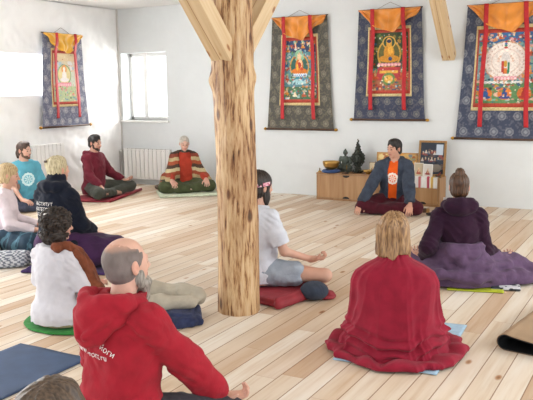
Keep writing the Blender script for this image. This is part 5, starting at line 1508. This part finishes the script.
# under the curly-haired woman
soft('round_cushion', 'cushion_body', 'green round cushion under the curly-haired woman', 'cushion', (-3.545, 3.60, 0), 0, ((-.40, -.36, 0), (.42, .36, .06)), lambda D: D.el((0, 0, .010), (.345, .27, .017), 0).field(lambda x, y, z: z - .003 + 0 * x + 0 * y, 0, 's'), fabric('green_cushion_cloth', '#2f7a35'), folds(.003, 9, 9, 9, 6))
mat_flat('sitting_mat', 'pale blue mat whose corners show beneath the red shawl', (-1.405, 4.25, .0), 4, .60, .92, simple('pale_blue_mat', '#9dbad0', .8, var=.06), .006)
mat_flat('sitting_mat', 'yellow-green mat under the lilac blanket', (-1.36, 5.87, .0), 14, .42, .60, simple('lime_mat', '#b4bf2e', .8, var=.06), .008)
soft('folded_cloth', 'cloth_body', 'small dark and white cloth beside the yellow-green mat', 'cloth', (-1.10, 5.77, 0), 15, ((-.14, -.1, 0), (.14, .1, .05)), lambda D: D.bx((0, 0, .014), (.11, .06, .012), .01, 0), attr_mat('dark_white_cloth', .9), folds(.004, 20, 20, 20, 8),
     col=lambda V: np.where((noise(V[:, 0] * 30, V[:, 1] * 30, V[:, 2] * 30, 4) > .0)[:, None], np.array(rgb('#c9ccd2')), np.array(rgb('#2a3038'))))
# beige blanket over a folded navy blanket, in front of the post
soft('beige_blanket', 'blanket_body', 'crumpled beige blanket lying on a folded navy one, left of the post', 'blanket', (-3.08, 4.02, .088), 32, ((-.38, -.28, -.02), (.38, .28, .26)),
     lambda D: D.chain([(-.26, .04, .055), (-.08, .08, .065), (.14, .03, .06), (.25, -.02, .05)], [.055, .062, .06, .05], .05).chain([(-.24, -.10, .04), (.0, -.12, .045), (.20, -.12, .04)], [.042, .048, .04], .05).field(lambda x, y, z: z - .003 + 0 * x + 0 * y, 0, 's'),
     fabric('beige_wool', '#aea797', var=.08), folds(.011, 5, 10, 9, 11))
def navy(D):
    for k in range(3): D.bx((.008 * (k % 2), .0, .016 + .027 * k), (.24 - .012 * k, .17 - .012 * k, .013), .012, .002)
    D.chain([(-.25, -.17, .03), (.0, -.18, .034), (.22, -.15, .03)], [.03, .036, .03], .006); D.chain([(-.1, -.20, .02), (.1, -.20, .025), (.27, -.12, .02)], [.02, .026, .02], .004); D.rc((.25, -.12, .03), (.23, .15, .03), .028, None, .006)
soft('navy_blanket', 'blanket_body', 'folded navy blanket under the beige one, right of the grey beard', 'blanket', (-3.02, 3.92, .002), 32, ((-.30, -.24, -.005), (.30, .22, .13)), navy, fabric('navy_wool', '#2f3756', var=.3), folds(.008, 16, 5, 22, 12))
soft('purple_cloth', 'cloth_body', 'small purple patterned cloth tucked between the beige and navy blankets', 'cloth', (-3.13, 3.845, .082), 32, ((-.16, -.14, 0), (.16, .14, .08)), lambda D: D.el((0, 0, .02), (.11, .06, .022), 0), fabric('purple_cloth_wool', '#54315f', var=.4), folds(.006, 16, 16, 16, 13))
# left edge
soft('beige_blanket', 'blanket_body', 'beige folded blanket at the left edge before the teal blanket', 'blanket', (-5.80, 4.76, .0), -10, ((-.34, -.2, 0), (.34, .2, .26)),
     lambda D: D.chain([(-.30, 0, .10), (-.05, 0, .14), (.12, .0, .13), (.19, .0, .07), (.20, -.02, .03)], [.07, .07, .065, .05, .04], .05).chain([(-.3, -.05, .06), (0, -.05, .06), (.1, -.05, .05)], [.06, .06, .05], .05), fabric('beige_fleece', '#bfb8ad', var=.08), folds(.010, 5, 9, 9, 15))
soft('patterned_blanket', 'blanket_body', 'grey and white patterned blanket roll on the boards at the left edge', 'blanket', (-5.20, 4.60, .0), 44, ((-.42, -.2, 0), (.26, .2, .2)),
     lambda D: D.rc((-.36, 0, .075), (.10, 0, .072), .075, .07, .03).rc((-.36, -.06, .05), (.08, -.06, .05), .05, .05, .03), attr_mat('patterned_wool', .9, .3, 90), folds(.007, 8, 14, 14, 16),
     col=lambda V: np.where((np.sin(V[:, 0] * 120 + 6 * noise(V[:, 0] * 14, V[:, 1] * 14, V[:, 2] * 14, 3)) * np.sin(V[:, 2] * 150 + V[:, 1] * 90) > .0)[:, None], np.array(rgb('#cfd3d8')), np.array(rgb('#6d7482'))))
soft('navy_cloth', 'cloth_body', 'dark navy cloth at the right end of the patterned roll', 'cloth', (-5.01, 4.76, .0), 44, ((-.14, -.16, 0), (.16, .16, .14)), lambda D: D.el((0, 0, .055), (.09, .11, .055), 0), fabric('ink_wool', '#171d2a'), folds(.005, 14, 14, 14, 17))
soft('purple_mat', 'mat_body', 'dark purple folded mat under the person in the navy hoodie', 'mat', (-4.66, 4.82, .0), 20, ((-.46, -.36, 0), (.44, .4, .10)), lambda D: D.bx((0, 0, .013), (.38, .28, .012), .010, 0).bx((-.26, -.18, .03), (.08, .08, .022), .02, .02), fabric('violet_mat_cloth', '#3d2a58', var=.3), folds(.004, 10, 10, 16, 18))
# curled mat at the right edge
m, nt, b = mat_new('two_sided_mat'); q = NT(nt)
M_MATTOP = simple('tan_mat_top', '#9a8165', .7, var=.10, scale=7); M_MATBOT = simple('black_mat_back', '#15181b', .6)
t = thing('curled_yoga_mat', 'tan yoga mat with black back, its end folded over, at the right edge', 'mat', (-.87, 4.39, 0), radians(-9))
def prof(u, off):
    """cross-section: starts far right on the floor, runs left, turns over and comes back above"""
    L = .85; k = u * 3
    if k < 1: x, z, nx, nz = L * (1 - k), .004, 0, 1
    elif k < 2:
        a = pi * (k - 1); x, z = -.055 * sin(a), .052 - .048 * cos(a); nx, nz = sin(a), cos(a)
    else: x, z, nx, nz = L * (k - 2) * .8, .100 - .062 * (k - 2) ** .7, 0, -1
    return x + nx * off, z + nz * off
us = [i / 60 for i in range(61)]
for nm, o1, o2, m_ in (('mat_back', .0, .006, M_MATBOT), ('mat_top', -.004, .0, M_MATTOP)):
    bm = bmesh.new(); rings = []
    for u in us:
        (xa, za), (xb, zb) = prof(u, o1), prof(u, o2)
        rings.append([bm.verts.new((xa + .05, 0, max(za, .001))), bm.verts.new((xb + .05, 0, max(zb, .001))), bm.verts.new((xb + .05, 1.05, max(zb, .001))), bm.verts.new((xa + .05, 1.05, max(za, .001)))])
    for r0, r1 in zip(rings, rings[1:]):
        for k in range(4): bm.faces.new((r0[k], r0[(k + 1) % 4], r1[(k + 1) % 4], r1[k]))
    bm.faces.new(rings[0]); bm.faces.new(rings[-1][::-1]); bmesh.ops.recalc_face_normals(bm, faces=bm.faces)
    bm_obj(nm, bm, m_, t)
mat_flat('yoga_mat', 'dark grey mat just entering the bottom right corner', (-.11, 3.47, 0), 35, .6, .9, simple('grey_mat_foam', '#4a4f5e', .8, var=.08))
soft('dark_case', 'case_body', 'small dark case on the floor left of the plum hoodie', 'case', (-2.56, 8.76, 0), 10, ((-.1, -.08, 0), (.1, .08, .06)), lambda D: D.el((0, 0, .02), (.085, .045, .022), 0), simple('dark_case_cloth', '#2a2326', .7), h=.005)
# ------------------------------------------------------------------ camera
FOC, YAW, PITCH, ROLL, HC = 739.9, -0.5084, 0.15068, 0.01244, 1.57
F_ = np.array([sin(YAW) * cos(PITCH), cos(YAW) * cos(PITCH), -sin(PITCH)])
r_ = np.array([cos(YAW), -sin(YAW), 0.0]); d_ = np.cross(F_, r_)
cr, sr = cos(ROLL), sin(ROLL)
R0, D0 = cr * r_ + sr * d_, -sr * r_ + cr * d_
cam = bpy.data.cameras.new('camera'); co = bpy.data.objects.new('camera', cam); COL.objects.link(co)
mt = Matrix([[R0[i], -D0[i], -F_[i], 0] for i in range(3)] + [[0, 0, 0, 1]])
mt.translation = (0, 0, HC)
co.matrix_world = mt
cam.sensor_width = 36; cam.lens = FOC / 533 * 36; cam.clip_start = 0.05
SC.camera = co

# ------------------------------------------------------------------ light
w = bpy.data.worlds.new('sky'); SC.world = w; w.use_nodes = True
bg = w.node_tree.nodes['Background']; bg.inputs['Color'].default_value = (0.93, 0.96, 1.0, 1); bg.inputs['Strength'].default_value = 1.45
def area(name, loc, rot, sx, sy, power, col=(1, 1, 1), spread=180):
    l = bpy.data.lights.new(name, 'AREA'); l.shape = 'RECTANGLE'; l.size = sx; l.size_y = sy; l.energy = power; l.color = col
    l.spread = radians(spread)
    o = bpy.data.objects.new(name, l); o.location = loc; o.rotation_euler = rot; COL.objects.link(o); return o
# daylight entering by the windows of the left and back walls
area('daylight_left', (WX - .6, 7.1, 1.75), (0, radians(-98), 0), 1.2, 2.4, 240, (.98, .99, 1))
area('daylight_left_near', (WX - .6, 3.0, 1.6), (0, radians(-100), 0), 1.2, 4.6, 330, (.97, .985, 1))
area('daylight_back', (-7.5, WY + .9, 2.0), (radians(-80), 0, 0), 1.4, 1.4, 90, (1, .99, .97))
area('daylight_right', (3.4, 6.0, 2.3), (0, radians(72), 0), 1.6, 4.5, 110, (1, .98, .95))
SC.view_settings.view_transform = 'Standard'; SC.view_settings.look = 'None'
SC.view_settings.gamma = 1.0; SC.view_settings.use_curve_mapping = False
SC.view_settings.exposure = 0.48
